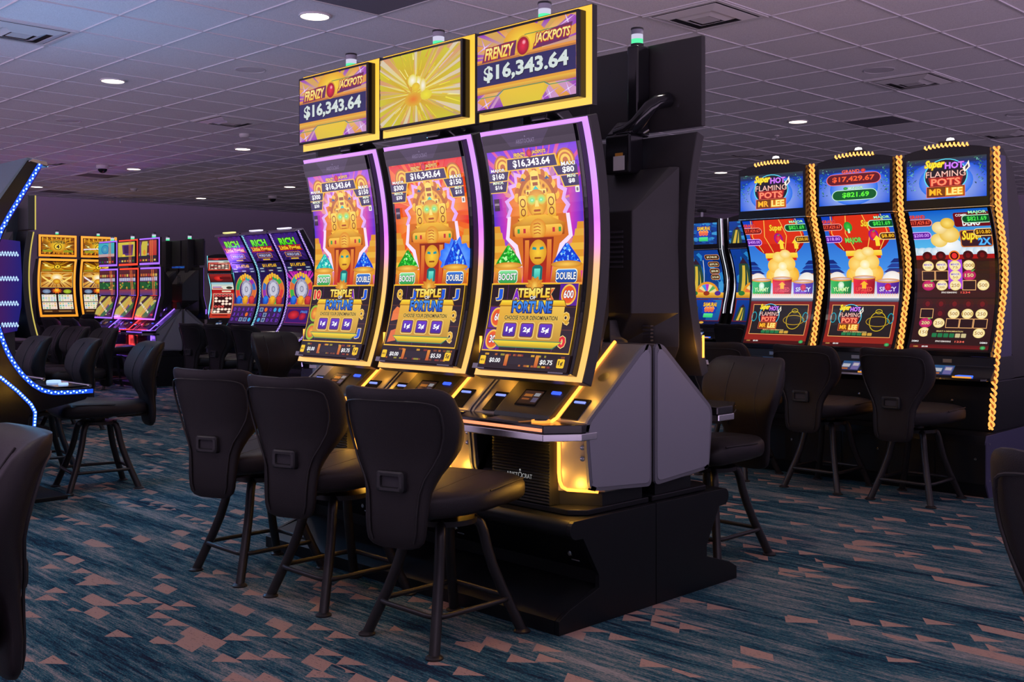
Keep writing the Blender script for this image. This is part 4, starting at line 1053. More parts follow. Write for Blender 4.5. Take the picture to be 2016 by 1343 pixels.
def art_hot_low(v):
    """v=1,2 pots and lantern; v=3 bonus coins"""
    a = Art(1.0); ASP = 0.56
    sp = 0.36
    a.R(-0.02, -0.02, 1.02, 1.02, C(20, 8, 8))
    def odds(red, grn, pur, amb):
        pill(a, -0.06, 0.885, 0.28, 0.94, C(255, 150, 140), C(110, 20, 24), ASP); a.T(red, 0.12, 0.912, 0.27, 0.032, C(255, 90, 60), None, 0, 0.02)
        a.T('GRAND', 0.10, 0.958, 0.20, 0.026, C(255, 80, 70), C(130, 14, 20), 0.05, 0.02)
        pill(a, 0.66, 0.895, 1.04, 0.955, C(190, 240, 200), C(10, 80, 40), ASP); a.T(grn, 0.85, 0.925, 0.24, 0.036, C(80, 240, 80), None, 0, 0.02)
        a.T('MAJOR', 0.87, 0.972, 0.22, 0.026, C(190, 255, 200), C(20, 110, 60), 0.05, 0.02)
        pill(a, -0.06, 0.79, 0.24, 0.845, C(226, 170, 255), C(90, 20, 150), ASP); a.T(pur, 0.11, 0.818, 0.20, 0.028, C(214, 150, 255), None, 0, 0.02)
        pill(a, 0.78, 0.80, 1.06, 0.855, C(255, 214, 140), C(70, 30, 10), ASP); a.T(amb, 0.90, 0.828, 0.18, 0.030, C(255, 190, 40), None, 0, 0.02)
    if v < 3:
        a.R(0, sp, 1, 1, C(80, 170, 250), C(10, 60, 190))
        a.R(0, sp, 1, sp + 0.22, C(250, 240, 220), C(60, 150, 246))
        # roofs
        for sg, e in ((1, 0.0), (-1, 1.0)):
            for k in range(3): a.P([(e, 0.56 + 0.035 * k), (e + sg * (0.22 - 0.05 * k), 0.56 + 0.035 * k), (e + sg * (0.14 - 0.04 * k), 0.59 + 0.035 * k), (e, 0.59 + 0.035 * k)], C(30, 60, 150) if k % 2 else C(20, 40, 120))
            a.R(min(e, e + sg * 0.17), 0.45, max(e, e + sg * 0.17), 0.56, C(250, 200, 110), C(230, 160, 80)); a.E(e + sg * 0.10, 0.50, 0.14, 0.07, C(255, 255, 250), C(236, 226, 220))
        # red lantern
        a.E(0.5, 0.86, 0.44, 0.17, C(236, 60, 24), C(170, 14, 14)); a.P([(0.1, 0.86), (0.9, 0.86), (0.72, 0.72), (0.28, 0.72)], C(206, 36, 20)); a.R(0.16, 0.86, 0.84, 1.0, C(230, 56, 26), C(190, 30, 20)); a.P([(0.06, 0.88), (0.2, 1.0), (0.8, 1.0), (0.94, 0.88), (0.86, 0.80), (0.14, 0.80)], C(222, 50, 24))
        for x0, x1, x2 in ((0.36, 0.30, 0.40), (0.60, 0.66, 0.58), (0.14, 0.10, 0.24), (0.86, 0.90, 0.76)): a.L([(x0, 1.0), (x1, 0.86), (x2, 0.73)], 0.012, C(255, 190, 80), ASP)
        a.R(0.26, 0.685, 0.78, 0.725, C(250, 196, 40), C(255, 226, 90)); a.R(0.28, 0.665, 0.76, 0.685, C(206, 40, 20))
        a.T('Super', 0.52 if v == 1 else 0.66, 0.925, 0.22, 0.065, C(255, 226, 60), C(206, 110, 10), 0.05, 0.02, 0.3)
        x = 0.52 if v == 1 else 0.70
        a.E(x, 0.84, 0.07, 0.045, C(220, 40, 180), C(150, 20, 120)); a.E(x, 0.838, 0.045, 0.032, C(250, 70, 90), C(214, 20, 50)); a.P([(x - 0.01, 0.865), (x + 0.04, 0.878), (x + 0.012, 0.86)], C(60, 170, 70))
        for x in ((0.78, 0.55) if v == 1 else (0.74,)): a.P([(x, 0.835), (x + 0.06, 0.80), (x + 0.03, 0.80), (x + 0.03, 0.755), (x - 0.03, 0.755), (x - 0.03, 0.80), (x - 0.06, 0.80)], C(255, 220, 60))
        if v == 2: a.E(0.36, 0.91, 0.06, 0.04, C(70, 200, 70), C(30, 140, 50)); a.R(0.345, 0.86, 0.375, 0.895, C(200, 250, 200)); a.T('MAJOR', 0.40, 0.80, 0.24, 0.05, C(130, 220, 90), C(40, 110, 40), 0.05, 0.03)
        # golden steam rising from the middle pot
        rnd = random.Random(70 + v)
        for i, (cx, cy, rx, ry, c, e) in enumerate(((0.34, 0.545, 0.10, 0.055, C(255, 214, 90), C(246, 180, 40)), (0.68, 0.555, 0.10, 0.06, C(255, 206, 80), C(240, 170, 40)), (0.50, 0.575, 0.20, 0.095, C(255, 236, 150), C(250, 196, 70)), (0.40, 0.625, 0.12, 0.058, C(255, 224, 130), C(250, 190, 70)), (0.60, 0.64, 0.13, 0.06, C(255, 230, 140), C(248, 196, 80)), (0.47, 0.69, 0.10, 0.045, C(255, 236, 160), C(250, 204, 90)), (0.58, 0.715, 0.09, 0.035, C(255, 240, 180), C(250, 206, 100)), (0.50, 0.55, 0.13, 0.06, C(255, 255, 244), C(255, 236, 170)), (0.52, 0.62, 0.07, 0.035, C(255, 252, 226), C(255, 234, 150)))):
            a.E(cx, cy, rx, ry, c, e)
        # pots
        for cx, c0, c1, s, y in ((0.16, C(10, 110, 50), C(60, 190, 90), 'YUMMY', 0.515), (0.5, C(150, 8, 26), C(236, 40, 60), 'UPSIZED', 0.525), (0.84, C(60, 20, 130), C(130, 60, 200), 'SPICY', 0.50)):
            a.P([(cx - 0.16, y), (cx + 0.16, y), (cx + 0.15, sp + 0.045), (cx - 0.15, sp + 0.045)], [c1, c0, c0, c1])
            a.R(cx - 0.04, sp + 0.05, cx + 0.04, y, c1, c1)
            a.E(cx, y, 0.17, 0.016, C(255, 206, 110), C(226, 140, 40)); a.E(cx, y + 0.002, 0.145, 0.009, C(250, 226, 214), C(190, 150, 150))
            a.T(s, cx, sp + 0.080, 0.24, 0.034, C(214, 255, 170) if s[0] == 'Y' else C(255, 90, 80) if s[0] == 'U' else C(226, 210, 255), C(20, 60, 20) if s[0] == 'Y' else C(110, 0, 10) if s[0] == 'U' else C(50, 10, 90), 0.05, 0.03)
            if s[0] == 'Y': a.E(cx, y - 0.045, 0.045, 0.026, C(250, 255, 240), C(190, 230, 190))
            elif s[0] == 'U': a.P([(cx, y - 0.025), (cx + 0.06, y - 0.05), (cx + 0.03, y - 0.05), (cx + 0.03, y - 0.08), (cx - 0.03, y - 0.08), (cx - 0.03, y - 0.05), (cx - 0.06, y - 0.05)], C(255, 190, 40))
            else: a.E(cx, y - 0.045, 0.045, 0.026, C(236, 40, 80), C(190, 20, 60))
            for k in range(9): a.P([(cx - 0.15 + k * 0.034, sp + 0.012), (cx - 0.135 + k * 0.034, sp + 0.055), (cx - 0.116 + k * 0.034, sp + 0.012)], [C(250, 250, 255), C(255, 150, 60), C(250, 250, 255)])
        a.R(0, sp - 0.012, 1, sp + 0.014, C(60, 70, 90), C(150, 160, 180))
        # lower title panel with neon
        a.R(0, 0, 1, sp - 0.012, C(150, 36, 22), C(120, 24, 18)); a.R(0, 0.0, 1, 0.03, C(70, 14, 12)); a.R(0.05, 0.078, 0.95, sp - 0.036, C(255, 176, 100)); a.R(0.058, 0.0825, 0.942, sp - 0.0405, C(34, 26, 28))
        neon_title(a, 0.33, 0.225, 0.34, 0.20)
        for x in (0.085, 0.915): a.ring(x, 0.225, 0.045, 0.04, 0.012, C(20, 150, 170), asp=0.6)
        # neon kettle outline
        a.ring(0.74, 0.20, 0.12, 0.075, 0.010, C(206, 176, 20), asp=0.55); a.ring(0.74, 0.275, 0.05, 0.018, 0.009, C(206, 176, 20), asp=0.55); a.ring(0.74, 0.20, 0.17, 0.04, 0.009, C(190, 150, 20), asp=0.55)
        a.T('SELECT A DENOMINATION', 0.44, 0.118, 0.34, 0.010, C(236, 206, 130))
        for k in range(6): a.RR(0.25 + k * 0.075, 0.090, 0.315 + k * 0.075, 0.112, 0.008, C(30, 120, 70) if k < 4 else C(206, 160, 60), 0.5)
        odds('$17,429.67', '$821.69', '$400.00' if v == 1 else '$18.80', '$200.00' if v == 1 else '$8.80')
    else:
        a.R(0, 0.70, 1, 1, C(90, 190, 240), C(10, 90, 200)); a.R(0, 0, 1, 0.70, C(40, 14, 16), C(60, 20, 20))
        for i in range(12): a.E(i / 11, 0.70, 0.08, 0.03, C(240, 246, 250), C(190, 214, 232))
        a.R(0, 0.645, 1, 0.675, C(170, 20, 24))
        for cx, cy, rx, ry, c, e in ((0.44, 0.74, 0.17, 0.06, C(255, 255, 255), C(220, 230, 240)), (0.33, 0.78, 0.11, 0.05, C(255, 236, 170), C(240, 200, 90)), (0.47, 0.82, 0.13, 0.06, C(255, 230, 150), C(236, 190, 70)), (0.36, 0.87, 0.10, 0.045, C(255, 238, 190), C(240, 206, 120)), (0.47, 0.90, 0.09, 0.04, C(255, 226, 120), C(230, 180, 50))): a.E(cx, cy, rx, ry, c, e)
        a.RR(0.56, 0.87, 1.02, 0.975, 0.03, C(110, 14, 24), ASP); a.T('COMBI', 0.66, 0.955, 0.14, 0.018, W_, None, 0, 0.02); a.T('DEMO', 0.77, 0.898, 0.22, 0.045, W_, None, 0, 0.03)
        a.RR(0.60, 0.725, 1.0, 0.845, 0.03, C(206, 110, 40), ASP); a.RR(0.612, 0.731, 0.988, 0.839, 0.03, C(60, 30, 40), ASP); a.T('Super', 0.76, 0.80, 0.27, 0.085, C(255, 236, 60), C(190, 110, 10), 0.05, 0.02, 0.3); a.T('2X', 0.90, 0.762, 0.15, 0.05, C(90, 190, 255), C(20, 60, 150), 0.05, 0.03)
        def grid(y0, rows, cols):
            for r, row in enumerate(rows):
                for k, q in enumerate(row):
                    x, y = 0.15 + k * 0.175, y0 - r * 0.068
                    if q == '': a.R(x - 0.08, y - 0.031, x + 0.08, y + 0.031, C(44, 22, 22))
                    elif q == '#': a.R(x - 0.085, y - 0.034, x + 0.085, y + 0.034, C(255, 190, 120)); a.R(x - 0.078, y - 0.030, x + 0.078, y + 0.030, C(40, 16, 18))
                    elif q == 'o': a.E(x, y, 0.066, 0.033, C(50, 12, 16), C(70, 16, 20)); a.E(x, y, 0.03, 0.018, C(110, 18, 24))
                    elif q == '*': a.E(x, y, 0.07, 0.036, C(255, 190, 80), C(255, 120, 40)); a.E(x, y, 0.055, 0.028, C(70, 10, 14)); a.E(x, y, 0.034, 0.020, C(236, 50, 50))
                    elif q[0] == 'r': a.E(x, y, 0.085, 0.036, C(240, 60, 120), C(170, 14, 90)); a.P([(x + 0.02, y + 0.03), (x + 0.08, y + 0.042), (x + 0.04, y + 0.022)], C(80, 180, 80)); a.T(q[1:], x, y, 0.11, 0.024, C(255, 226, 160), C(90, 10, 40), 0.05, 0.02)
                    else:
                        a.E(x, y, 0.074, 0.035, C(255, 250, 220), C(246, 220, 140))
                        if q[0] == 'm': a.T('MINOR', x, y + 0.008, 0.11, 0.014, C(110, 60, 200)); a.T(q[1:], x, y - 0.012, 0.07, 0.016, C(190, 150, 60))
                        else: a.T(q, x, y, 0.034 * len(q), 0.024, C(180, 130, 30), None, 0, 0.02)
        a.R(0.41, 0.44, 0.59, 0.64, C(170, 70, 220))
        grid(0.668, [['o', 'o', '*', 'o', 'o'], ['m100', 'm25', 'm75', '1000', ''], ['#', '#', 'm50', 'r150', ''], ['rMINOR', 'm300', '250', '#', '500']], 5)
        a.T('SPINS REMAINING', 0.42, 0.415, 0.20, 0.012, C(236, 226, 220)); a.T('1234', 0.63, 0.415, 0.12, 0.014, C(255, 90, 80))
        a.R(0, sp + 0.012, 1, sp + 0.02, C(30, 10, 12)); a.R(0, 0.0, 1, sp + 0.01, C(40, 16, 16), C(56, 20, 20))
        grid(0.335, [['o', 'o', 'o', 'o', 'o'], ['#', 'o', '500', '1000', '250'], ['r200', '250', '#', '#', '#'], ['150', '', '', '', '500']], 5)
        a.RR(0.20, 0.085, 0.78, 0.155, 0.02, C(44, 20, 20), ASP); a.T('SELECT A DENOMINATION', 0.48, 0.140, 0.34, 0.010, C(236, 206, 130))
        for k in range(6): a.RR(0.26 + k * 0.075, 0.095, 0.322 + k * 0.075, 0.125, 0.008, C(30, 120, 70) if k < 4 else C(206, 190, 140), 0.5)
        a.T('SPINS REMAINING', 0.42, 0.065, 0.20, 0.012, C(236, 226, 220)); a.T('1234', 0.63, 0.065, 0.12, 0.014, C(255, 110, 90)); a.R(0, 0.012, 1, 0.04, C(110, 20, 20), C(80, 16, 16)); a.T('DEMO', 0.06, 0.062, 0.09, 0.012, W_); a.T('DEMO', 0.93, 0.062, 0.09, 0.012, W_)
        odds('$17,429.67', '$821.69', '$200.00', '$10.80')
    a.T('CASH', 0.08, 0.022, 0.06, 0.010, C(230, 180, 90)); a.T('$0.00', 0.20, 0.022, 0.08, 0.013, W_, None, 0, 0.02); a.E(0.93, 0.024, 0.035, 0.014, C(90, 200, 120), C(30, 120, 60))
    return a

def art_wave(part):
    a = Art(1.0); rnd = random.Random(90 if part == 'top' else 91)
    a.R(-0.02, -0.02, 1.02, 1.02, C(8, 20, 60), C(8, 30, 90)); a.R(0, 0, 1, 1, C(10, 50, 130), C(16, 60, 150))
    for i in range(60):
        x, y = rnd.random(), rnd.random(); s = rnd.uniform(0.04, 0.14)
        a.P([(min(max(x + s * math.cos(q), 0), 1), min(max(y + s * 0.7 * math.sin(q), 0), 1)) for q in (0.2, 1.4, 2.6, 3.6, 5.1)], rnd.choice([C(20, 90, 170), C(40, 130, 200), C(10, 40, 100), C(60, 150, 210), C(14, 60, 130)]))
    def title(cx, cy, w, h):
        a.star(cx, cy + 0.02, w * 0.62, h * 0.6, 14, 0.85, C(40, 60, 190), C(20, 60, 170))
        a.T('SAMURAI', cx, cy + h * 0.33, w, h * 0.24, C(255, 206, 60), C(120, 50, 10), 0.06, 0.03); a.T('888', cx, cy + h * 0.02, w * 0.72, h * 0.32, C(250, 110, 40), C(255, 214, 150), 0.06, 0.04); a.RR(cx - w * 0.36, cy - h * 0.48, cx + w * 0.36, cy - h * 0.22, 0.02, C(50, 200, 110), 0.6, C(90, 230, 150))
    def banner(x0, y0, x1, y1):
        # folded green and gold cloth in place of the figure
        a.P([(x0, y0), (x1, y0), (x1 - (x1 - x0) * 0.15, y1), (x0 + (x1 - x0) * 0.25, y1)], C(40, 70, 60)); a.P([(x0 + (x1 - x0) * 0.2, y0), (x0 + (x1 - x0) * 0.45, y0), (x0 + (x1 - x0) * 0.62, y1 * 0.97), (x0 + (x1 - x0) * 0.45, y1 * 0.97)], C(214, 180, 60)); a.P([(x0 + (x1 - x0) * 0.6, y0), (x0 + (x1 - x0) * 0.75, y0), (x0 + (x1 - x0) * 0.70, y1 * 0.9)], C(214, 180, 60)); a.P([(x0 + (x1 - x0) * 0.3, y1), (x0 + (x1 - x0) * 0.8, y1), (x0 + (x1 - x0) * 0.6, y1 + (y1 - y0) * 0.22)], C(50, 30, 50))
    if part == 'top': title(0.62, 0.50, 0.36, 0.74); banner(0.04, 0.0, 0.36, 0.62)
    else:
        banner(0.03, 0.42, 0.46, 0.80); a.L([(0.40, 0.44), (0.50, 0.86)], 0.02, C(206, 214, 230), 0.6)
        for k, (y, w, s) in enumerate(((0.90, 0.42, '$9,740.05'), (0.80, 0.32, '$375.33'), (0.71, 0.28, '$50.00'), (0.63, 0.26, '$15.00'))):
            a.RR(0.78 - w / 2, y - 0.035, 0.78 + w / 2, y + 0.035, 0.05, C(236, 150, 60), 0.6); a.RR(0.79 - w / 2, y - 0.028, 0.77 + w / 2, y + 0.028, 0.04, C(50, 26, 20), 0.6); a.T(s, 0.78, y - 0.002, w * 0.72, 0.030, C(250, 236, 190), None, 0, 0.02)
        a.E(0.52, 0.42, 0.34, 0.15, C(255, 206, 60), C(226, 140, 20), a0=0, a1=180)
        for k, c in enumerate((C(236, 214, 140), C(90, 170, 90), C(240, 226, 160), C(190, 50, 190), C(60, 150, 220), C(236, 214, 140), C(226, 110, 60))): a.E(0.52, 0.42, 0.28, 0.12, c, a0=8 + k * 23.4, a1=8 + (k + 1) * 23.4, n=6)
        a.R(0, 0.36, 1, 0.43, C(190, 120, 20), C(246, 190, 60))
        for x, c in ((0.15, C(40, 120, 50)), (0.5, C(150, 50, 20)), (0.83, C(80, 40, 140))): a.E(x, 0.42, 0.09, 0.03, c)
        a.R(0, 0.0, 1, 0.345, C(110, 26, 26)); a.R(0.03, 0.055, 0.97, 0.335, C(12, 40, 110), C(14, 60, 150)); a.R(0.6, 0.055, 0.97, 0.335, C(20, 80, 150), C(30, 110, 180)); banner(0.06, 0.06, 0.34, 0.24); title(0.64, 0.20, 0.38, 0.22); a.R(0, 0, 1, 0.045, C(14, 24, 70)); a.E(0.5, 0.022, 0.07, 0.016, C(226, 170, 60))
    return a

def art_rich_top():
    a = Art(0.9)
    a.R(0, 0, 1, 1, C(34, 18, 70), C(60, 30, 130)); a.rays(0.5, 0.5, 1, 20, C(110, 60, 190), C(40, 20, 90), seed=80, wide=0.5)
    a.T('RICH', 0.5, 0.70, 0.62, 0.26, C(60, 210, 20), C(14, 60, 10), 0.06, 0.05, 0, C(140, 255, 60))
    a.P([(0.04, 0.36), (0.96, 0.36), (0.90, 0.46), (0.96, 0.56), (0.04, 0.56), (0.10, 0.46)], C(190, 24, 36)); a.T('Little Piggies', 0.5, 0.45, 0.80, 0.20, C(255, 200, 40), C(110, 20, 20), 0.06, 0.04)
    a.RR(0.20, 0.13, 0.80, 0.31, 0.03, C(226, 150, 60), 0.9); a.RR(0.22, 0.145, 0.78, 0.295, 0.03, C(50, 30, 90), 0.9); a.T('WORLD CLASS', 0.5, 0.22, 0.48, 0.09, C(200, 206, 232), None, 0, 0.03); a.R(0.35, 0.04, 0.65, 0.09, C(226, 180, 60))
    return a
def art_rich(v):
    a = Art(0.9); sp = 0.30
    a.R(-0.02, -0.02, 1.02, 1.02, C(20, 10, 36)); a.R(0, sp, 1, 1, C(50, 26, 100), C(24, 14, 60))
    a.RR(0.15, 0.90, 0.85, 0.985, 0.03, C(30, 30, 60), 0.5); a.T('$11,472.65', 0.5, 0.945, 0.58, 0.06, C(255, 200, 50), C(80, 30, 10), 0.04, 0.03)
    for x, y, s in ((0.14, 0.90, 0.22), (0.14, 0.855, 0.22), (0.86, 0.90, 0.22), (0.86, 0.855, 0.22), (0.5, 0.865, 0.24)): a.RR(x - s / 2, y - 0.018, x + s / 2, y + 0.018, 0.02, C(40, 60, 90) if x != 0.5 else C(80, 50, 30), 0.5); a.R(x - s / 3, y - 0.007, x + s / 3, y + 0.007, C(190, 200, 214))
    if v == 3: a.rays(0.5, 0.55, 0.8, 30, C(255, 110, 230), C(190, 20, 170), 0, sp, 1, 0.84, seed=81, wide=0.6)
    seg = [C(40, 160, 90), C(226, 60, 50), C(240, 180, 50), C(50, 110, 200), C(150, 50, 180), C(40, 170, 170), C(226, 110, 50), C(60, 180, 70)]
    a.E(0.5, 0.56, 0.47, 0.25, C(236, 150, 50))
    for k in range(12): a.E(0.5, 0.56, 0.44, 0.234, seg[(k + v * 3) % 8], n=5, a0=k * 30, a1=k * 30 + 30)
    a.E(0.5, 0.56, 0.30, 0.16, C(230, 150, 60)); a.E(0.5, 0.56, 0.28, 0.15, C(80, 50, 130), C(60, 30, 110))
    for k in range(5): a.RR(0.28 + k * 0.10, 0.72 + 0.02 * (2 - abs(k - 2)), 0.36 + k * 0.10, 0.79 + 0.02 * (2 - abs(k - 2)), 0.02, C(250, 190, 50), 0.5)
    # a pale round vault door with bolts where the mascot stands
    a.E(0.52, 0.57, 0.23, 0.15, C(214, 214, 226), C(160, 160, 190)); a.E(0.52, 0.57, 0.16, 0.105, C(190, 190, 210), C(214, 214, 230))
    for k in range(8): a.E(0.52 + 0.195 * math.cos(k * PI / 4), 0.57 + 0.127 * math.sin(k * PI / 4), 0.016, 0.010, C(120, 120, 150))
    a.ring(0.52, 0.57, 0.07, 0.045, 0.02, C(110, 110, 140), asp=0.6)
    for x, c, c2 in ((0.22, C(30, 120, 236), C(10, 60, 160)), (0.50, C(250, 190, 30), C(206, 120, 10)), (0.78, C(226, 60, 50), C(150, 20, 30))): a.E(x, 0.395, 0.13, 0.075, c, c2); a.E(x, 0.43, 0.10, 0.03, c, c)
    a.R(0, sp, 1, sp + 0.035, C(150, 90, 30), C(190, 130, 50)); a.R(0, 0, 1, sp, C(46, 26, 70), C(60, 34, 90))
    rnd = random.Random(82 + v)
    if v < 3:
        for r in range(3):
            for k in range(5):
                x, y = 0.12 + k * 0.19, 0.245 - r * 0.085; q = rnd.random()
                if q < 0.55: a.T(rnd.choice('KAJDQ'), x, y, 0.10, 0.055, C(110, 50, 190), None, 0, 0.05)
                elif q < 0.8: a.R(x - 0.07, y - 0.033, x + 0.07, y + 0.033, C(150, 170, 200)); a.E(x, y, 0.05, 0.026, C(60, 90, 140))
                else: a.E(x, y, 0.06, 0.034, rnd.choice([C(236, 110, 30), C(60, 170, 230)]))
    else:
        a.R(0.06, 0.04, 0.94, 0.27, C(150, 40, 110)); a.R(0.075, 0.048, 0.925, 0.262, C(60, 20, 110)); a.E(0.34, 0.17, 0.22, 0.07, C(236, 50, 60), C(150, 10, 40)); a.E(0.70, 0.15, 0.13, 0.06, C(214, 40, 70), C(140, 10, 50)); a.T('FREE', 0.72, 0.22, 0.26, 0.035, C(90, 150, 240))
    return a
def art_cyan():
    a = Art(1.0)
    a.R(-0.02, -0.02, 1.02, 1.02, C(40, 10, 10)); a.R(0, 0, 1, 1, C(190, 50, 30), C(206, 66, 44)); a.R(0, 0.80, 1, 1, C(60, 20, 24), C(150, 40, 40)); a.E(0.4, 0.90, 0.22, 0.06, C(236, 60, 50), C(170, 20, 24)); a.R(0.45, 0.87, 0.95, 0.93, C(90, 20, 24)); a.R(0, 0.72, 1, 0.80, C(206, 206, 190), C(120, 190, 214)); a.R(0, 0.64, 1, 0.72, C(222, 222, 206)); a.R(0.04, 0.655, 0.5, 0.675, C(190, 50, 50)); a.R(0.04, 0.685, 0.45, 0.705, C(130, 60, 170)); a.E(0.8, 0.68, 0.14, 0.03, C(50, 50, 40))
    a.R(0, 0.56, 1, 0.64, C(170, 26, 24)); a.RR(0.45, 0.585, 0.86, 0.615, 0.02, C(236, 220, 190), 0.4); a.R(0.06, 0.10, 0.94, 0.55, C(255, 200, 170)); a.R(0.08, 0.11, 0.92, 0.54, C(50, 14, 14))
    for r in range(7):
        for k in range(5):
            if (r * 5 + k * 3) % 7 in (1, 4): continue
            x, y = 0.18 + k * 0.16, 0.505 - r * 0.06
            if r in (0, 4): a.E(x, y, 0.07, 0.026, C(255, 200, 190), C(236, 50, 40)); a.E(x, y, 0.045, 0.017, C(150, 20, 20))
            else: a.E(x, y, 0.07, 0.026, C(255, 246, 226), C(250, 210, 190))
    a.R(0.1, 0.05, 0.8, 0.075, C(110, 20, 20))
    return a
# ------------------------------------------------------------------ tall portrait cabinet with a sign on top
def ys(z): return -0.315 - 0.34 * (z - 1.53) ** 2
LEDPATH = Path([(ys(0.954 + (2.011 - 0.954) * i / 40), 0.954 + (2.011 - 0.954) * i / 40) for i in range(41)])
PICPATH = Path([(ys(0.985 + i / 40) - 0.036, 0.985 + i / 40) for i in range(41)])
VM = 0.93
def candle(p, x, y, z, lit=True):
    t = MB().lathe([(0.0, 0.0), (0.030, 0.0), (0.030, 0.012), (0.0, 0.012)], x, y, z, 20).build('light_base', 'plastic', p)
    for nm, z0, z1, c in (('green_lens', 0.012, 0.034, (0.10, 0.95, 0.42, 1)), ('white_lens', 0.034, 0.056, (0.62, 0.60, 0.78, 1))):
        m = MB().lathe([(0.0, z0), (0.027, z0), (0.027, z1), (0.0, z1)], x, y, z, 20).build(nm, 'led', t)
        at = m.data.color_attributes.new('Col', 'FLOAT_COLOR', 'POINT')
        for d in at.data: d.color = c
    MB().lathe([(0.0, 0.056), (0.027, 0.056), (0.028, 0.078), (0.0, 0.078)], x, y, z, 20).build('clear_lens', 'sidegrey', t)
    MB().lathe([(0.0, 0.078), (0.030, 0.078), (0.029, 0.086), (0.0, 0.088)], x, y, z, 20).build('light_cap', 'plastic', t)
    return t
def lit(mb, name, col, parent, **k):
    o = mb.build(name, 'led', parent, **k)
    at = o.data.color_attributes.new('Col', 'FLOAT_COLOR', 'POINT')
    n = len(at.data); at.data.foreach_set('color', list(col) * n)
    return o
def lit_grad(mb, name, fn, parent, **k):
    o = mb.build(name, 'led', parent, **k)
    at = o.data.color_attributes.new('Col', 'FLOAT_COLOR', 'POINT')
    for i, v in enumerate(o.data.vertices): at.data[i].color = fn(v.co)
    return o
AMBER = (3.0, 0.92, 0.12, 1)
PALEGOLD = (1.25, 0.72, 0.22, 1)

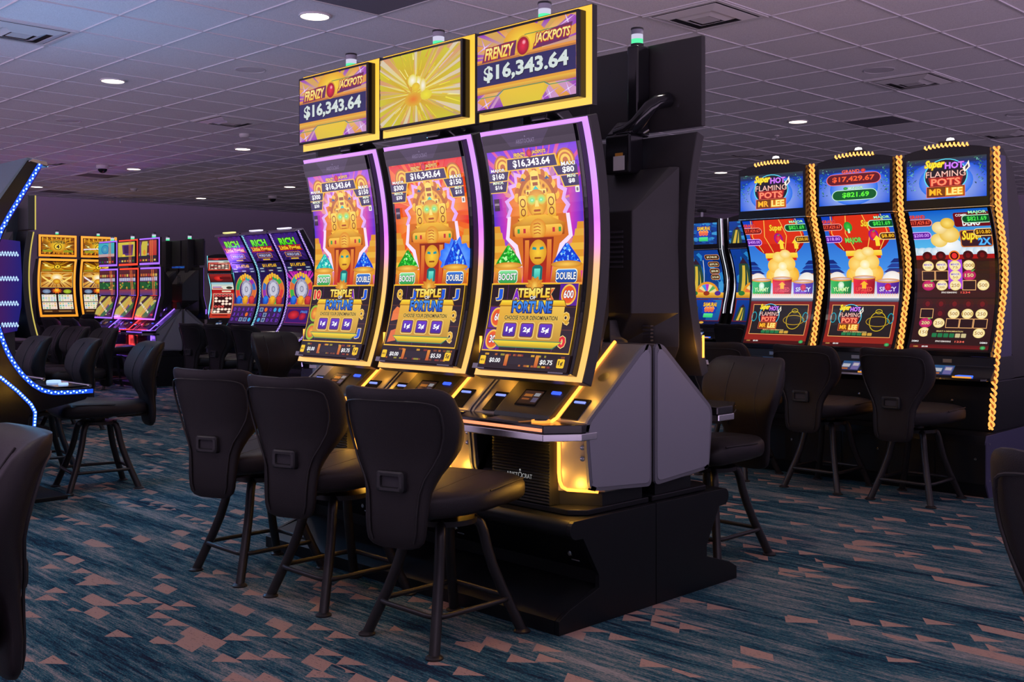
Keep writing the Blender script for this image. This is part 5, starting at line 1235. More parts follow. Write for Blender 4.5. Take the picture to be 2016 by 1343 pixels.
def added_glow(t, col, loc, watts):
    """added point lamp that boosts the light cast from lit strips"""
    ld = bpy.data.lights.new('added_glow', 'POINT'); ld.energy = watts; m = max(col[:3]); ld.color = tuple(min(1, c / m) for c in col[:3]); ld.shadow_soft_size = 0.012
    o = bpy.data.objects.new('added_glow', ld); COL.objects.link(o); o.parent = t; o.location = loc
    return o
def lower_cabinet(t, strip=AMBER, logo=True):
    """console half of the cabinet, stands on a podium top at z 0.45"""
    plan = [(-0.322, -0.30), (-0.165, -0.405), (0.165, -0.405), (0.322, -0.30), (0.322, -0.03), (-0.322, -0.03)]
    MB().prism_z(plan, 0.505, 0.752).build('lower_body', 'wing', t, smooth=0, bevel=0.004)
    MB().prism_z([(x * 0.96, y * 0.95 - 0.015) for x, y in plan], 0.450, 0.5055).build('foot_plate', 'black', t, smooth=0)
    prof = [(-0.42, 0.752), (-0.42, 0.795), (-0.055, 1.092), (-0.03, 1.092), (-0.03, 0.752)]
    MB().prism_x(prof, -0.322, 0.322).build('upper_body', 'wing', t, smooth=0, bevel=0.003)
    # ribbed front panel
    m = MB(); n = 46; pts = []
    for i in range(n + 1):
        z = 0.452 + 0.292 * i / n; pts.append((-0.462 if i % 2 else -0.456, z))
    m.prism_x(pts + [(-0.40, 0.744), (-0.40, 0.452)], -0.165, 0.165)
    pnl = m.build('ribbed_panel', 'black', t, smooth=0)
    if logo:
        a = Art(1.0); g_ = C(150, 150, 150); a.T('ARIST', 0.22, 0.32, 0.44, 0.46, g_, None, 0, 0.0); a.T('O', 0.53, 0.36, 0.15, 0.62, g_, None, 0, -0.005); a.T('CRAT', 0.80, 0.32, 0.38, 0.46, g_, None, 0, 0.0); a.E(0.53, 0.86, 0.03, 0.11, g_)
        a.build('maker_logo', FLAT(-0.464, 0.545, 0.585), -0.075, 0.075, pnl)
    # console block between the wings
    con = MB().prism_x([(-0.462, 0.792), (-0.452, 0.812), (-0.235, 0.985), (-0.16, 0.985), (-0.16, 0.792)], -0.160, 0.160).build('console', 'plastic', t, smooth=0, bevel=0.004)
    def onp(x, s, lift): return (x, -0.452 + 0.217 * s - 0.623 * lift, 0.812 + 0.173 * s + 0.782 * lift)
    def slab(mb, x0, x1, s0, s1, l0, l1):
        vs = [onp(x, s, l) for l in (l0, l1) for s in (s0, s1) for x in (x0, x1)]
        return mb.add(vs, [(0, 2, 3, 1), (4, 5, 7, 6), (0, 1, 5, 4), (2, 6, 7, 3), (0, 4, 6, 2), (1, 3, 7, 5)])
    slab(MB(), -0.075, 0.045, 0.16, 0.50, 0.0, 0.003).build('player_display', 'gloss', con, smooth=0)
    a = Art(0.5); a.R(0, 0, 1, 1, C(60, 40, 36), C(90, 60, 50)); a.R(0.1, 0.55, 0.55, 0.75, C(214, 130, 60)); a.R(0.1, 0.3, 0.5, 0.42, C(190, 110, 60)); a.R(0.66, 0.15, 0.95, 0.5, C(120, 110, 140)); a.R(0.62, 0.6, 0.92, 0.85, C(190, 190, 200))
    y0, z0 = onp(0, 0.19, 0.0035)[1:]; y1, z1 = onp(0, 0.47, 0.0035)[1:]
    a.build('display_picture', Path([(y0, z0), (y1, z1)]), -0.068, 0.038, con)
    lit(slab(MB(), 0.082, 0.130, 0.44, 0.49, 0.0, 0.006), 'card_slot_light', (0.06, 0.16, 1.6, 1), con, smooth=0)
    lit(slab(MB(), -0.020, -0.006, 0.80, 0.90, 0.0, 0.003), 'digit_light', (0.05, 0.12, 1.4, 1), con, smooth=0)
    lit(slab(MB(), -0.030, 0.004, 0.76, 0.795, 0.0, 0.003), 'digit_light', (0.03, 0.06, 0.7, 1), con, smooth=0)
    # bill and ticket slots on the wings
    for x0, x1 in ((0.185, 0.275), (-0.275, -0.185)):
        def onw(x, s, lift): return (x, -0.42 + 0.365 * s - 0.631 * lift, 0.795 + 0.297 * s + 0.776 * lift)
        vs = [onw(x, s, l) for l in (-0.002, 0.006) for s in (0.02, 0.26) for x in (x0, x1)]
        b = MB().add(vs, [(0, 2, 3, 1), (4, 5, 7, 6), (0, 1, 5, 4), (2, 6, 7, 3), (0, 4, 6, 2), (1, 3, 7, 5)]).build('bill_slot', 'gloss', t, smooth=0)
        vs = [onw(x, s, l) for l in (0.006, 0.010) for s in (0.205, 0.225) for x in (x0 + 0.016, x1 - 0.016)]
        lit(MB().add(vs, [(0, 2, 3, 1), (4, 5, 7, 6), (0, 1, 5, 4), (2, 6, 7, 3), (0, 4, 6, 2), (1, 3, 7, 5)]), 'slot_light', (0.30, 0.40, 1.3, 1), b, smooth=0)
        if x0 > 0:
            e = []
            for k in range(24):
                an = 2 * PI * k / 24; e.append(onw(0.245 + 0.026 * math.cos(an), 0.56 + 0.055 * math.sin(an), 0.0015))
            MB().add(e, [tuple(range(24))]).build('round_emblem', 'steel', t, smooth=0, recalc=False)
    # button deck
    deck = [(-0.335, -0.36), (-0.335, -0.455), (-0.245, -0.578), (0.245, -0.578), (0.335, -0.455), (0.335, -0.36)]
    d = MB().prism_z(deck, 0.757, 0.792).build('button_deck', 'gloss', t, smooth=0, bevel=0.004)
    MB().prism_z([(x * 1.012, y - 0.004) for x, y in deck], 0.728, 0.757).build('deck_trim', 'chrome', d, smooth=0, bevel=0.003)
    lit(MB().tube([(-0.238, -0.580, 0.772), (0.238, -0.580, 0.772)], 0.0065, 8), 'deck_light', tuple(0.5 * c for c in (strip[0], strip[1] * 0.9, strip[2] + 0.25)) + (1,), d)
    MB().prism_z([(-0.12, -0.43), (-0.09, -0.56), (0.09, -0.56), (0.12, -0.43)], 0.792, 0.7945).build('touch_plate', 'steel', d, smooth=0)
    lit(MB().lathe([(0.030, 0.792), (0.040, 0.792), (0.040, 0.801), (0.030, 0.801), (0.030, 0.792)], 0.165, -0.505, 0, 24), 'spin_button_ring', tuple(0.55 * c for c in strip[:3]) + (1,), d)
    MB().lathe([(0.0, 0.792), (0.030, 0.792), (0.028, 0.803), (0.0, 0.805)], 0.165, -0.505, 0, 24).build('spin_button', 'chrome', d)
    for z in (0.685, 0.640):
        m = MB(); m.lathe([(0.0, 0.0), (0.011, 0.0), (0.010, 0.016), (0.0, 0.018)], n=16)
        o = m.build('key_lock', 'chrome', t); o.rotation_euler = (PI / 2, 0, math.radians(34)); o.location = (0.248, -0.349, z)
    # light strips: sloped edge, then the L down the front
    s = MB(); s.tube([(0.168, -0.050, 1.100), (0.168, -0.418, 0.802), (0.176, -0.445, 0.797), (0.205, -0.49, 0.796)], 0.0075, 8)
    lit(s, 'edge_light', strip, t)
    s = MB(); s.tube([(0.172, -0.410, 0.725), (0.173, -0.410, 0.58), (0.176, -0.408, 0.545), (0.184, -0.402, 0.523), (0.200, -0.391, 0.513), (0.305, -0.320, 0.509)], 0.0075, 8)
    lit(s, 'leg_light', strip, t)
    gc = (1.0, 0.50, 0.06) if strip[0] > 2 and strip[1] > 0.5 else strip
    for q in ((0.200, -0.485, 0.690), (0.205, -0.485, 0.560), (0.275, -0.420, 0.525), (0.200, -0.445, 0.895), (0.200, -0.335, 0.990), (0.200, -0.215, 1.085)):
        added_glow(t, gc, q, 0.55 if q[2] < 0.6 else 0.40)
    # grey side panels
    def rp(pts, r):
        out = []
        n = len(pts)
        for i in range(n):
            p, a, b = Vector(pts[i]), Vector(pts[i - 1]), Vector(pts[(i + 1) % n])
            u, v = (a - p).normalized(), (b - p).normalized()
            for k in range(5):
                q = k / 4; out.append(tuple(p + u * r * (1 - q) ** 2 + v * r * q ** 2))
        return out
    poly = [(-0.012, 1.094), (-0.062, 1.094), (-0.428, 0.796), (-0.428, 0.735), (-0.405, 0.530), (-0.375, 0.522), (-0.012, 0.497)]
    inner = [(-0.026, 1.070), (-0.060, 1.070), (-0.412, 0.786), (-0.412, 0.740), (-0.390, 0.545), (-0.370, 0.537), (-0.026, 0.514)]
    for sg in (-1, 1):
        x = 0.322 * sg
        p = MB().prism_x(rp(poly, 0.03), min(x, x + sg * 0.013), max(x, x + sg * 0.013)).build('side_panel', 'sideedge', t, smooth=0, bevel=0.002)
        MB().prism_x(rp(inner, 0.03), min(x, x + sg * 0.0155), max(x, x + sg * 0.0155)).build('panel_face', 'sidegrey', p, smooth=0)

def rear_shell(t, z0=1.05, z1=1.87, yfront=-0.268):
    rings = []
    for z, hw, yr, hr in ((z0 - 0.06, 0.24, -0.19, 0.025), (z0 + 0.02, 0.275, -0.12, 0.03), (z0 + 0.17, 0.275, -0.075, 0.155), (z1 - 0.20, 0.275, -0.075, 0.160), (z1, 0.275, -0.245, 0.235)):
        rings.append([(-hw, yfront, z), (hw, yfront, z), (hr, yr, z), (-hr, yr, z)])
    sh = MB().loft(rings).build('rear_shell', 'shell', t, smooth=0, bevel=0.006)
    for sg in (-1, 1):
        v = MB()
        for k in range(6): v.box(sg * 0.175 - 0.022, sg * 0.175 + 0.022, -0.178, -0.158, z0 + 0.03 + k * 0.016, z0 + 0.037 + k * 0.016)
        v.build('vent', 'dark', sh, smooth=0)
    v = MB()
    for k in range(8): v.box(-0.11, -0.02, -0.078, -0.070, 1.42 + k * 0.022, 1.43 + k * 0.022)
    v.build('vent', 'dark', sh, smooth=0)
    MB().prism_z([(-0.085, -0.20), (0.085, -0.20), (0.06, -0.045), (-0.06, -0.045)], 1.08, z0 + 0.14).build('neck', 'shell', t, smooth=0, bevel=0.004)

def sign_post(t, z_sign=2.058, z_top=2.453):
    m = MB().prism_z([(-0.072, -0.27), (0.072, -0.27), (0.072, -0.165), (-0.072, -0.165)], 1.85, 2.03)
    m.prism_x([(-0.27, 2.03), (-0.165, 2.03), (-0.25, 2.105), (-0.33, 2.06)], -0.072, 0.072)
    mast = m.build('sign_mount', 'gloss', t, smooth=0, bevel=0.012, seg=3)
    MB().prism_z([(-0.045, -0.352), (-0.030, -0.272), (0.030, -0.272), (0.045, -0.352)], 2.03, z_top - 0.002).build('mast', 'gloss', t, smooth=0, bevel=0.010, seg=3)
    MB().tube([(0.03, -0.205, 2.035), (-0.03, -0.205, 2.045), (-0.075, -0.215, 2.075), (-0.125, -0.245, 2.145), (-0.140, -0.272, 2.170), (-0.155, -0.345, 2.19)], 0.034, 14).build('cable_arm', 'gloss', mast, smooth=50)
    s = MB().box(-0.045, 0.020, -0.1645, -0.1635, 1.865, 1.93).build('sticker', 'paper', mast, smooth=0)
    MB().box(-0.035, 0.010, -0.1645, -0.1634, 1.9301, 1.944).build('warning_sticker', 'orange', mast, smooth=0)
    candle(t, 0.0, -0.312, z_top - 0.002)

def sign_box(t, art, led, hw=0.327, sw=0.297, z0=2.058, z1=2.453, y=-0.385):
    b = MB().box(-hw - 0.004, hw + 0.004, y + 0.002, y + 0.030, z0 - 0.004, z1 + 0.004).build('sign_back', 'shell', t, smooth=0, bevel=0.004)
    frame_art(hw, z1 - z0, 0.034, led).build('sign_light_frame', FLAT(y + 0.0015, z0, z1), -hw, hw, b, 'led')
    s = MB().box(-sw, sw, y - 0.047, y + 0.001, z0 + 0.028, z1 - 0.020).build('sign_display', 'gloss', t, smooth=0, bevel=0.003)
    art.build('sign_picture', FLAT(y - 0.0475, z0 + 0.040, z1 - 0.032), -sw + 0.011, sw - 0.011, s)
    holes = MB()
    for x in (-0.2, 0.2):
        for z in (z0 + 0.1, z1 - 0.09): holes.box(x - 0.005, x + 0.005, y + 0.0298, y + 0.0306, z - 0.006, z + 0.006)
    holes.build('bolt_holes', 'dark', b, smooth=0)

def portrait_machine(name, label, art, top_art, led, sign_led, strip, loc, rz, group, num=''):
    t = thing(name, label, 'slot machine', loc, rz, group)
    lower_cabinet(t, strip)
    h = MB().prism_x(LEDPATH.band(-0.055, -0.001, v0=-0.0 + 0.0, v1=1.0), -0.318, 0.318).build('display_housing', 'shell', t, smooth=0, bevel=0.004)
    frame_art(0.312, 1.057, 0.050, led, 0.036).build('light_frame', LEDPATH, -0.312, 0.312, h, 'led', nv=20, off=0.0005)
    s = MB().prism_x(PICPATH.band(-0.038, -0.001, v0=0.0, v1=1.0), -0.279, 0.279).build('display', 'gloss', t, smooth=0, bevel=0.003)
    art.build('game_picture', PICPATH, -0.246, 0.252, s, nv=26, vmul=VM, off=0.0004, clip=(-0.04, -0.005, 1.03, 1.075))
    for x0, x1, tx in ((-0.300, -0.225, ''), (0.150, 0.232, num)):
        a = Art(1.0); a.R(0, 0, 1, 1, C(104, 92, 112))
        if tx: a.T(tx, 0.5, 0.5, 0.8, 0.6, C(30, 26, 34), None, 0, 0.02)
        a.build('number_sticker', PICPATH.cut(0.0, 0.022, 2), x0, x1, s, off=0.0015)
    rear_shell(t)
    lit(MB().box(-0.3215, -0.317, -0.388, -0.376, 1.02, 1.12), 'side_light', strip, h, smooth=0)
    added_glow(t, (1.0, 0.45, 0.05), (-0.345, -0.30, 1.06), 0.5)
    sign_box(t, top_art, sign_led)
    sign_post(t)
    return t

def bank_podium(label, x0, x1, ymid, loc_label_group=None, zt=0.425):
    """double-sided black podium the machines stand on"""
    xc = (x0 + x1) / 2; L = (x1 - x0) / 2
    t = thing('slot_podium', label, 'podium', (xc, ymid, 0))
    def half(sg, rec):
        nose = [(-0.51 * 1, zt)]
        p = [(-0.602, 0.0), (-0.602, 0.055), (-0.545, 0.085)]
        p += [(-0.367 + rec, 0.140), (-0.367 + rec, 0.190), (-0.462 + rec * 0.6, 0.349)]
        c = (-0.500, 0.388)
        for k in range(9):
            an = math.radians(-95 - 22.5 * k * 0.85); p.append((c[0] + 0.038 * math.cos(an), c[1] + 0.038 * math.sin(an)))
        p += [(-0.002, zt), (-0.002, 0.0)]
        return [(y * sg, z) for y, z in p]
    for sg in (1, -1):
        b = MB().prism_x(half(sg, 0.04), -L + 0.022, L - 0.022).build('podium_body', 'black', t, smooth=30)
        for e in (-1, 1):
            x = e * L
            MB().prism_x(half(sg, 0.0), min(x, x - e * 0.021), max(x, x - e * 0.021)).build('end_plate', 'black', t, smooth=0, bevel=0.0015)
        n = 3; w = 2 * (L - 0.05) / n
        plan = [(-L + 0.03, -0.012), (-L + 0.03, -0.40), (-L + 0.09, -0.455), (L - 0.09, -0.455), (L - 0.03, -0.40), (L - 0.03, -0.012)]
        MB().prism_z([(x, y * sg) for x, y in plan], zt + 0.001, 0.4495).build('top_plate', 'black', t, smooth=0, bevel=0.004)
        if sg == 1:
            for k in range(3):
                x = -L + (k + 0.5) * 2 * L / 3 + 0.22
                lk = MB().lathe([(0, 0), (0.011, 0), (0.010, 0.008), (0, 0.009)], n=14).build('lock', 'chrome', b)
                lk.rotation_euler = (PI / 2, 0, 0); lk.location = (x, -0.397, 0.262)
                hd = MB().box(-0.022, 0.022, -0.004, 0.004, -0.003, 0.003).build('latch', 'chrome', b, smooth=0, bevel=0.001); hd.location = (x + 0.015, -0.384, 0.235)
    return t

# ------------------------------------------------------------------ the central bank
GOLDST = [(0, C(255, 226, 130, 1.25)), (0.5, C(255, 206, 80, 1.25)), (1, C(255, 214, 90, 1.25))]
VIOLET = [(0, C(255, 186, 104, 1.3)), (0.30, C(255, 190, 96, 1.3)), (0.45, C(255, 182, 140, 1.3)), (0.52, C(255, 150, 220, 1.25)), (0.62, C(220, 120, 255, 1.25)), (0.80, C(205, 150, 255, 1.3)), (1, C(206, 140, 255, 1.3))]
SIGNL = [(0, C(255, 200, 84, 1.25)), (1, C(255, 190, 56, 1.25))]
YM = 3.605
bank_podium('long black podium carrying the central bank of temple game machines', -4.83, -2.77, YM)
GT = 'temple game machines'
AF, AB = art_frenzy(), art_burst()
m3 = portrait_machine('slot_machine', 'tall temple game slot machine at the right end, largest jackpot sign', art_temple(3), AF, VIOLET, SIGNL, AMBER, (-3.120, YM, 0), 0, GT, 'B0519')
m2 = portrait_machine('slot_machine', 'tall temple game slot machine in the middle, red screen and golden burst sign', art_temple(2), AB, VIOLET, SIGNL, AMBER, (-3.803, YM, 0), 0, GT)
m1 = portrait_machine('slot_machine', 'tall temple game slot machine at the left end of its bank, violet screen', art_temple(1), AF, VIOLET, SIGNL, AMBER, (-4.486, YM, 0), 0, GT)
b3 = dup(m3, (-3.120, YM, 0), PI, 'black back of a temple machine with white sticker and green lit post', GT)
for ch in b3.children:
    if ch.name.startswith('button_deck'): ch.scale = (1, 1.30, 1)       # deeper deck on the far side
dup(m2, (-3.803, YM, 0), PI, 'back to back slot machine behind the middle temple machine, seen only through gaps', GT)
dup(m1, (-4.486, YM, 0), PI, 'back to back slot machine behind the left temple machine, seen only through gaps', GT)
# machine standing crosswise behind, only its button deck shows past the left screen
pod2 = bank_podium('black podium behind the left end of the central bank, almost hidden', -0.36, 0.36, 0.0)
pod2.location = (-6.60, 5.12, 0); pod2.rotation_euler = (0, 0, -PI / 2)
dup(m1, (-6.60, 5.12, 0), -PI / 2, 'slot machine turned sideways behind the left temple machine, only a blue lit deck edge shows', GT)

# ------------------------------------------------------------------ wide cabinet with a big sign
def wide_machine(label, art, top_art, led, strip, loc, rz, group, zs_=(0.905, 1.965, 2.00, 2.40), hw=0.345, bow=0.36, edge=None):
    z0, z1, z2, z3 = zs_; zm = z0 + 0.58 * (z1 - z0)
    f = lambda z: -0.335 - bow * (z - zm) ** 2
    path = Path([(f(z0 + (z1 - z0) * i / 24), z0 + (z1 - z0) * i / 24) for i in range(25)])
    t = thing('slot_machine', label, 'slot machine', loc, rz, group)
    MB().prism_x([(-0.40, 0.452), (-0.40, 0.72), (-0.22, 0.80), (-0.20, z1), (-0.05, z1 - 0.3), (-0.02, 0.8), (-0.02, 0.452)], -hw + 0.02, hw - 0.02).build('cabinet', 'shell', t, smooth=0, bevel=0.005)
    d = MB().prism_z([(-hw + 0.03, -0.36), (-hw + 0.05, -0.55), (hw - 0.05, -0.55), (hw - 0.03, -0.36)], 0.722, 0.752).build('button_deck', 'gloss', t, smooth=0, bevel=0.004)
    lit(MB().lathe([(0, 0.752), (0.035, 0.752), (0.03, 0.762), (0, 0.764)], 0.16, -0.48, 0, 18), 'spin_button', (0.2, 0.9, 0.5, 1), d)
    lit(MB().box(-0.20, -0.12, -0.552, -0.548, 0.73, 0.745), 'deck_light', (0.1, 0.3, 1.2, 1), d, smooth=0)
    h = MB().prism_x(path.band(-0.06, -0.001), -hw - 0.003, hw + 0.003).build('display_housing', 'shell', t, smooth=0, bevel=0.003)
    frame_art(hw, z1 - z0, 0.040, led).build('light_frame', path, -hw, hw, h, 'led', nv=16, off=0.0008)
    art.build('game_picture', path.cut(0.06, 0.95), -hw + 0.055, hw - 0.055, h, nv=16, off=0.002)
    b = MB().box(-hw - 0.003, hw + 0.003, -0.388, -0.32, z2, z3).build('sign', 'shell', t, smooth=0, bevel=0.003)
    frame_art(hw, z3 - z2, 0.040, led).build('sign_light_frame', FLAT(-0.3885, z2 + 0.002, z3 - 0.002), -hw, hw, b, 'led')
    top_art.build('sign_picture', FLAT(-0.390, z2 + 0.05, z3 - 0.05), -hw + 0.05, hw - 0.05, b)
    MB().box(-0.08, 0.08, -0.32, -0.22, z1 - 0.1, z3 - 0.1).build('mast', 'shell', t, smooth=0)
    candle(t, 0.0, -0.35, z3)
    if edge:
        for x in (-hw - 0.004, hw + 0.004):
            lit(MB().tube([(x, y + 0.006, z) for y, z in path.p], 0.006, 6), 'edge_light', edge, h)
            lit(MB().tube([(x, -0.385, z2), (x, -0.385, z3)], 0.006, 6), 'edge_light', edge, b)
    return t
# gold machines by the west wall
WL = [(0, C(255, 150, 40, 1.25)), (1, C(255, 165, 60, 1.25))]
GW = 'gold Wonder machines'
pw = bank_podium('black podium under the gold machines along the west wall', -1.0, 1.0, 0.0); pw.location = (-20.18, 8.30, 0); pw.rotation_euler = (0, 0, PI / 2)
w1 = wide_machine('gold WONDER 4 slot machine by the far wall, left one shown in full', art_wonder(1), art_wonder_top(False), WL, (2.0, 0.7, 0.12, 1), (-20.18, 7.94, 0), PI / 2, GW)
w2 = wide_machine('gold WONDER 4 slot machine by the far wall, right one partly hidden', art_wonder(2), art_wonder_top(True), WL, (2.0, 0.7, 0.12, 1), (-20.18, 8.71, 0), PI / 2, GW)

# ------------------------------------------------------------------ two-screen cabinet with a bent lower screen
def dual_machine(label, seed, led, strip, loc, rz, group):
    t = thing('slot_machine', label, 'slot machine', loc, rz, group)
    lower_cabinet(t, strip, logo=False)
    P2 = Path([(-0.425, 0.945), (-0.335, 1.295), (-0.335, 1.70)])
    h = MB().prism_x([(-0.423, 0.943), (-0.333, 1.295), (-0.333, 1.702), (-0.28, 1.702), (-0.28, 1.29), (-0.37, 0.943)], -0.318, 0.318).build('display_housing', 'shell', t, smooth=0, bevel=0.003)
    st = [(0, led), (1, led)]
    frame_art(0.312, 0.766, 0.030, st).build('light_frame', P2, -0.312, 0.312, h, 'led', nv=34, off=0.002)
    lo = MB().prism_x([(-0.445, 0.968), (-0.362, 1.288), (-0.337, 1.288), (-0.42, 0.968)], -0.280, 0.280).build('lower_display', 'gloss', t, smooth=0, bevel=0.002)
    art_party(seed, 'low').build('lower_picture', Path([(-0.4445, 0.975), (-0.363, 1.280)]), -0.27, 0.27, lo, off=0.001)
    up = MB().box(-0.280, 0.280, -0.362, -0.337, 1.294, 1.675).build('middle_display', 'gloss', t, smooth=0, bevel=0.002)
    art_party(seed, 'mid').build('middle_picture', FLAT(-0.3625, 1.300, 1.668), -0.27, 0.27, up)
    rear_shell(t, 1.05, 1.66, -0.285)
    lit(MB().box(-0.3215, -0.317, -0.375, -0.365, 1.02, 1.09), 'side_light', strip, h, smooth=0)
    b = MB().box(-0.318, 0.318, -0.348, -0.318, 1.735, 2.125).build('sign_back', 'shell', t, smooth=0, bevel=0.004)
    frame_art(0.314, 0.384, 0.030, st).build('sign_light_frame', FLAT(-0.3485, 1.738, 2.122), -0.314, 0.314, b, 'led')
    s = MB().box(-0.283, 0.283, -0.376, -0.349, 1.765, 2.10).build('sign_display', 'gloss', t, smooth=0, bevel=0.002)
    art_party(seed, 'top').build('sign_picture', FLAT(-0.3765, 1.772, 2.092), -0.275, 0.275, s)
    MB().prism_z([(-0.06, -0.32), (0.06, -0.32), (0.05, -0.22), (-0.05, -0.22)], 1.60, 2.12).build('mast', 'shell', t, smooth=0, bevel=0.008)
    candle(t, 0.0, -0.28, 2.118)
    added_glow(t, strip, (0.12, -0.62, 1.02), 9.0).data.shadow_soft_size = 0.06  # unseen lamp added before the console to brighten far ceiling and wall
    return t
GV = 'violet and red party game machines'
VL, RD = C(158, 102, 255, 1.4), C(255, 70, 42, 1.3)
VS, RS = (0.66, 0.30, 3.0, 1), (2.6, 0.10, 0.12, 1)
XP, YP = -14.3, 7.53
bank_podium('long black podium under the violet and red framed machines', XP - 2.036, XP, YP)
VGL = (0.45, 0.22, 1.0)
d3 = dual_machine('violet framed slot machine at the right end of the far bank', 2, VL, VS, (XP - 0.338, YP, 0), 0, GV)
d2 = dual_machine('red framed slot machine between two violet framed ones', 4, RD, RS, (XP - 1.018, YP, 0), 0, GV)
d1 = dual_machine('violet framed slot machine at the left end of the far bank', 3, VL, VS, (XP - 1.698, YP, 0), 0, GV)
for q in (dup(d3, (XP - 0.338, YP, 0), PI, 'dark back of the slot machine at the right end of the violet bank', GV),
          dup(d2, (XP - 1.018, YP, 0), PI, 'dark machine back glimpsed in the gap behind the red framed machine', GV)):
    for ch in list(q.children):
        if ch.type == 'LIGHT': bpy.data.objects.remove(ch)

# ------------------------------------------------------------------ tall S-curved cabinet with a top screen
def yc(z): return -0.493 - 0.62 * (z - 1.39) ** 2
LOWP = Path([(yc(0.93 + 0.94 * i / 36), 0.93 + 0.94 * i / 36) for i in range(37)])
TOPP = FLAT(-0.652, 1.945, 2.215)
def curve_machine(label, edge, top_art, low_art, loc, rz, group, hw=0.287, side=False):
    t = thing('slot_machine', label, 'slot machine', loc, rz, group)
    # lower cabinet and console
    MB().prism_x([(-0.66, 0.412), (-0.66, 0.70), (-0.64, 0.74), (-0.02, 0.74), (-0.02, 0.412)], -0.315, 0.315).build('lower_body', 'black', t, smooth=0, bevel=0.006)
    for x, z in ((0.05, 0.60), (-0.22, 0.58)):
        lk = MB().lathe([(0, 0), (0.011, 0), (0.010, 0.008), (0, 0.009)], n=14).build('lock', 'chrome', t); lk.rotation_euler = (PI / 2, 0, 0); lk.location = (x, -0.66, z)
    MB().prism_x([(-0.70, 0.741), (-0.70, 0.765), (-0.625, 0.83), (-0.625, 0.895), (-0.30, 0.895), (-0.30, 0.741)], -0.312, 0.312).build('console', 'plastic', t, smooth=0, bevel=0.004)
    d = MB().prism_z([(-0.30, -0.60), (-0.30, -0.74), (-0.27, -0.765), (0.27, -0.765), (0.30, -0.74), (0.30, -0.60)], 0.742, 0.760).build('button_deck', 'gloss', t, smooth=0, bevel=0.004)
    MB().box(-0.275, 0.275, -0.768, -0.764, 0.745, 0.757).build('deck_trim', 'chrome', d, smooth=0)
    lit(MB().box(0.10, 0.20, -0.75, -0.69, 0.7602, 0.775), 'spin_button', (0.06, 0.20, 1.2, 1), d, smooth=0, bevel=0.004)
    lit(MB().box(0.09, 0.21, -0.766, -0.752, 0.7602, 0.770), 'button_trim', (0.9, 0.35, 0.04, 1), d, smooth=0)
    a = Art(0.55); a.R(0, 0, 1, 1, C(30, 50, 110), C(60, 110, 170)); a.R(0.05, 0.35, 0.45, 0.7, C(220, 226, 240)); a.R(0.55, 0.1, 0.95, 0.9, C(130, 120, 190)); a.R(0.6, 0.5, 0.9, 0.8, C(230, 220, 230)); a.R(0.05, 0.1, 0.4, 0.25, C(214, 120, 40))
    a.build('player_display', Path([(-0.697, 0.7675), (-0.627, 0.828)]), -0.085, 0.055, t, off=0.002)
    MB().box(-0.03, 0.03, -0.6275, -0.6245, 0.848, 0.872).build('maker_plate', 'steel', t, smooth=0)
    # screens
    MB().prism_x(LOWP.band(-0.05, -0.001), -hw, hw).build('lower_display', 'gloss', t, smooth=0, bevel=0.004)
    low_art.build('game_picture', LOWP, -hw + 0.022, hw - 0.022, t, nv=24, off=0.0006)
    MB().prism_x([(yc(0.93) - 0.012, 0.893), (yc(0.93) - 0.012, 0.928), (yc(0.93) + 0.06, 0.93), (yc(0.93) + 0.06, 0.893)], -hw, hw).build('lower_bezel', 'gloss', t, smooth=0, bevel=0.004)
    arch = [(-hw, 1.885), (hw, 1.885), (hw, 2.248)]
    for k in range(9):
        x = hw - 2 * hw * k / 8; arch.append((x, 2.262 + 0.036 * (1 - (x / hw) ** 2)))
    arch.append((-hw, 2.248))
    MB().prism_y(arch, -0.650, -0.55).build('top_display', 'gloss', t, smooth=0, bevel=0.004)
    top_art.build('top_picture', TOPP, -hw + 0.018, hw - 0.018, t, off=0.0006)
    MB().box(-hw - 0.002, hw + 0.002, -0.652, -0.56, 1.877, 1.884).build('trim_rail', 'chrome', t, smooth=0)
    # cabinet behind the screens
    back = [(-0.02, 0.742), (-0.30, 0.742), (-0.30, 0.90), (-0.50, 0.93), (-0.45, 1.10), (-0.42, 1.39), (-0.46, 1.66), (-0.55, 1.87), (-0.55, 2.26), (-0.45, 2.27), (-0.28, 2.15), (-0.16, 1.90), (-0.10, 1.5), (-0.02, 1.2)]
    MB().prism_x(back[::-1], -0.300, 0.300).build('cabinet', 'shell', t, smooth=0, bevel=0.005)
    if side:
        MB().prism_x([(-0.60, 0.42), (-0.565, 0.70), (-0.50, 1.0), (-0.435, 1.35), (-0.46, 1.66), (-0.53, 1.88), (-0.55, 2.22), (-0.44, 2.22), (-0.40, 1.85), (-0.34, 1.40), (-0.33, 0.42)], 0.3005, 0.309).build('side_panel', 'lilac', t, smooth=0, bevel=0.002)
        MB().box(0.309, 0.3095, -0.545, -0.50, 0.50, 0.60).build('sticker', 'paper', t, smooth=0)
    RP = [(-0.600, 2.265), (-0.592, 2.17), (-0.585, 2.07), (-0.578, 1.97), (-0.572, 1.89), (-0.548, 1.81), (-0.508, 1.71), (-0.474, 1.617), (-0.455, 1.54), (-0.450, 1.47), (-0.460, 1.36), (-0.485, 1.27), (-0.517, 1.18), (-0.545, 1.07), (-0.590, 0.906), (-0.640, 0.71), (-0.676, 0.50), (-0.690, 0.435)]
    pr = Path(RP)
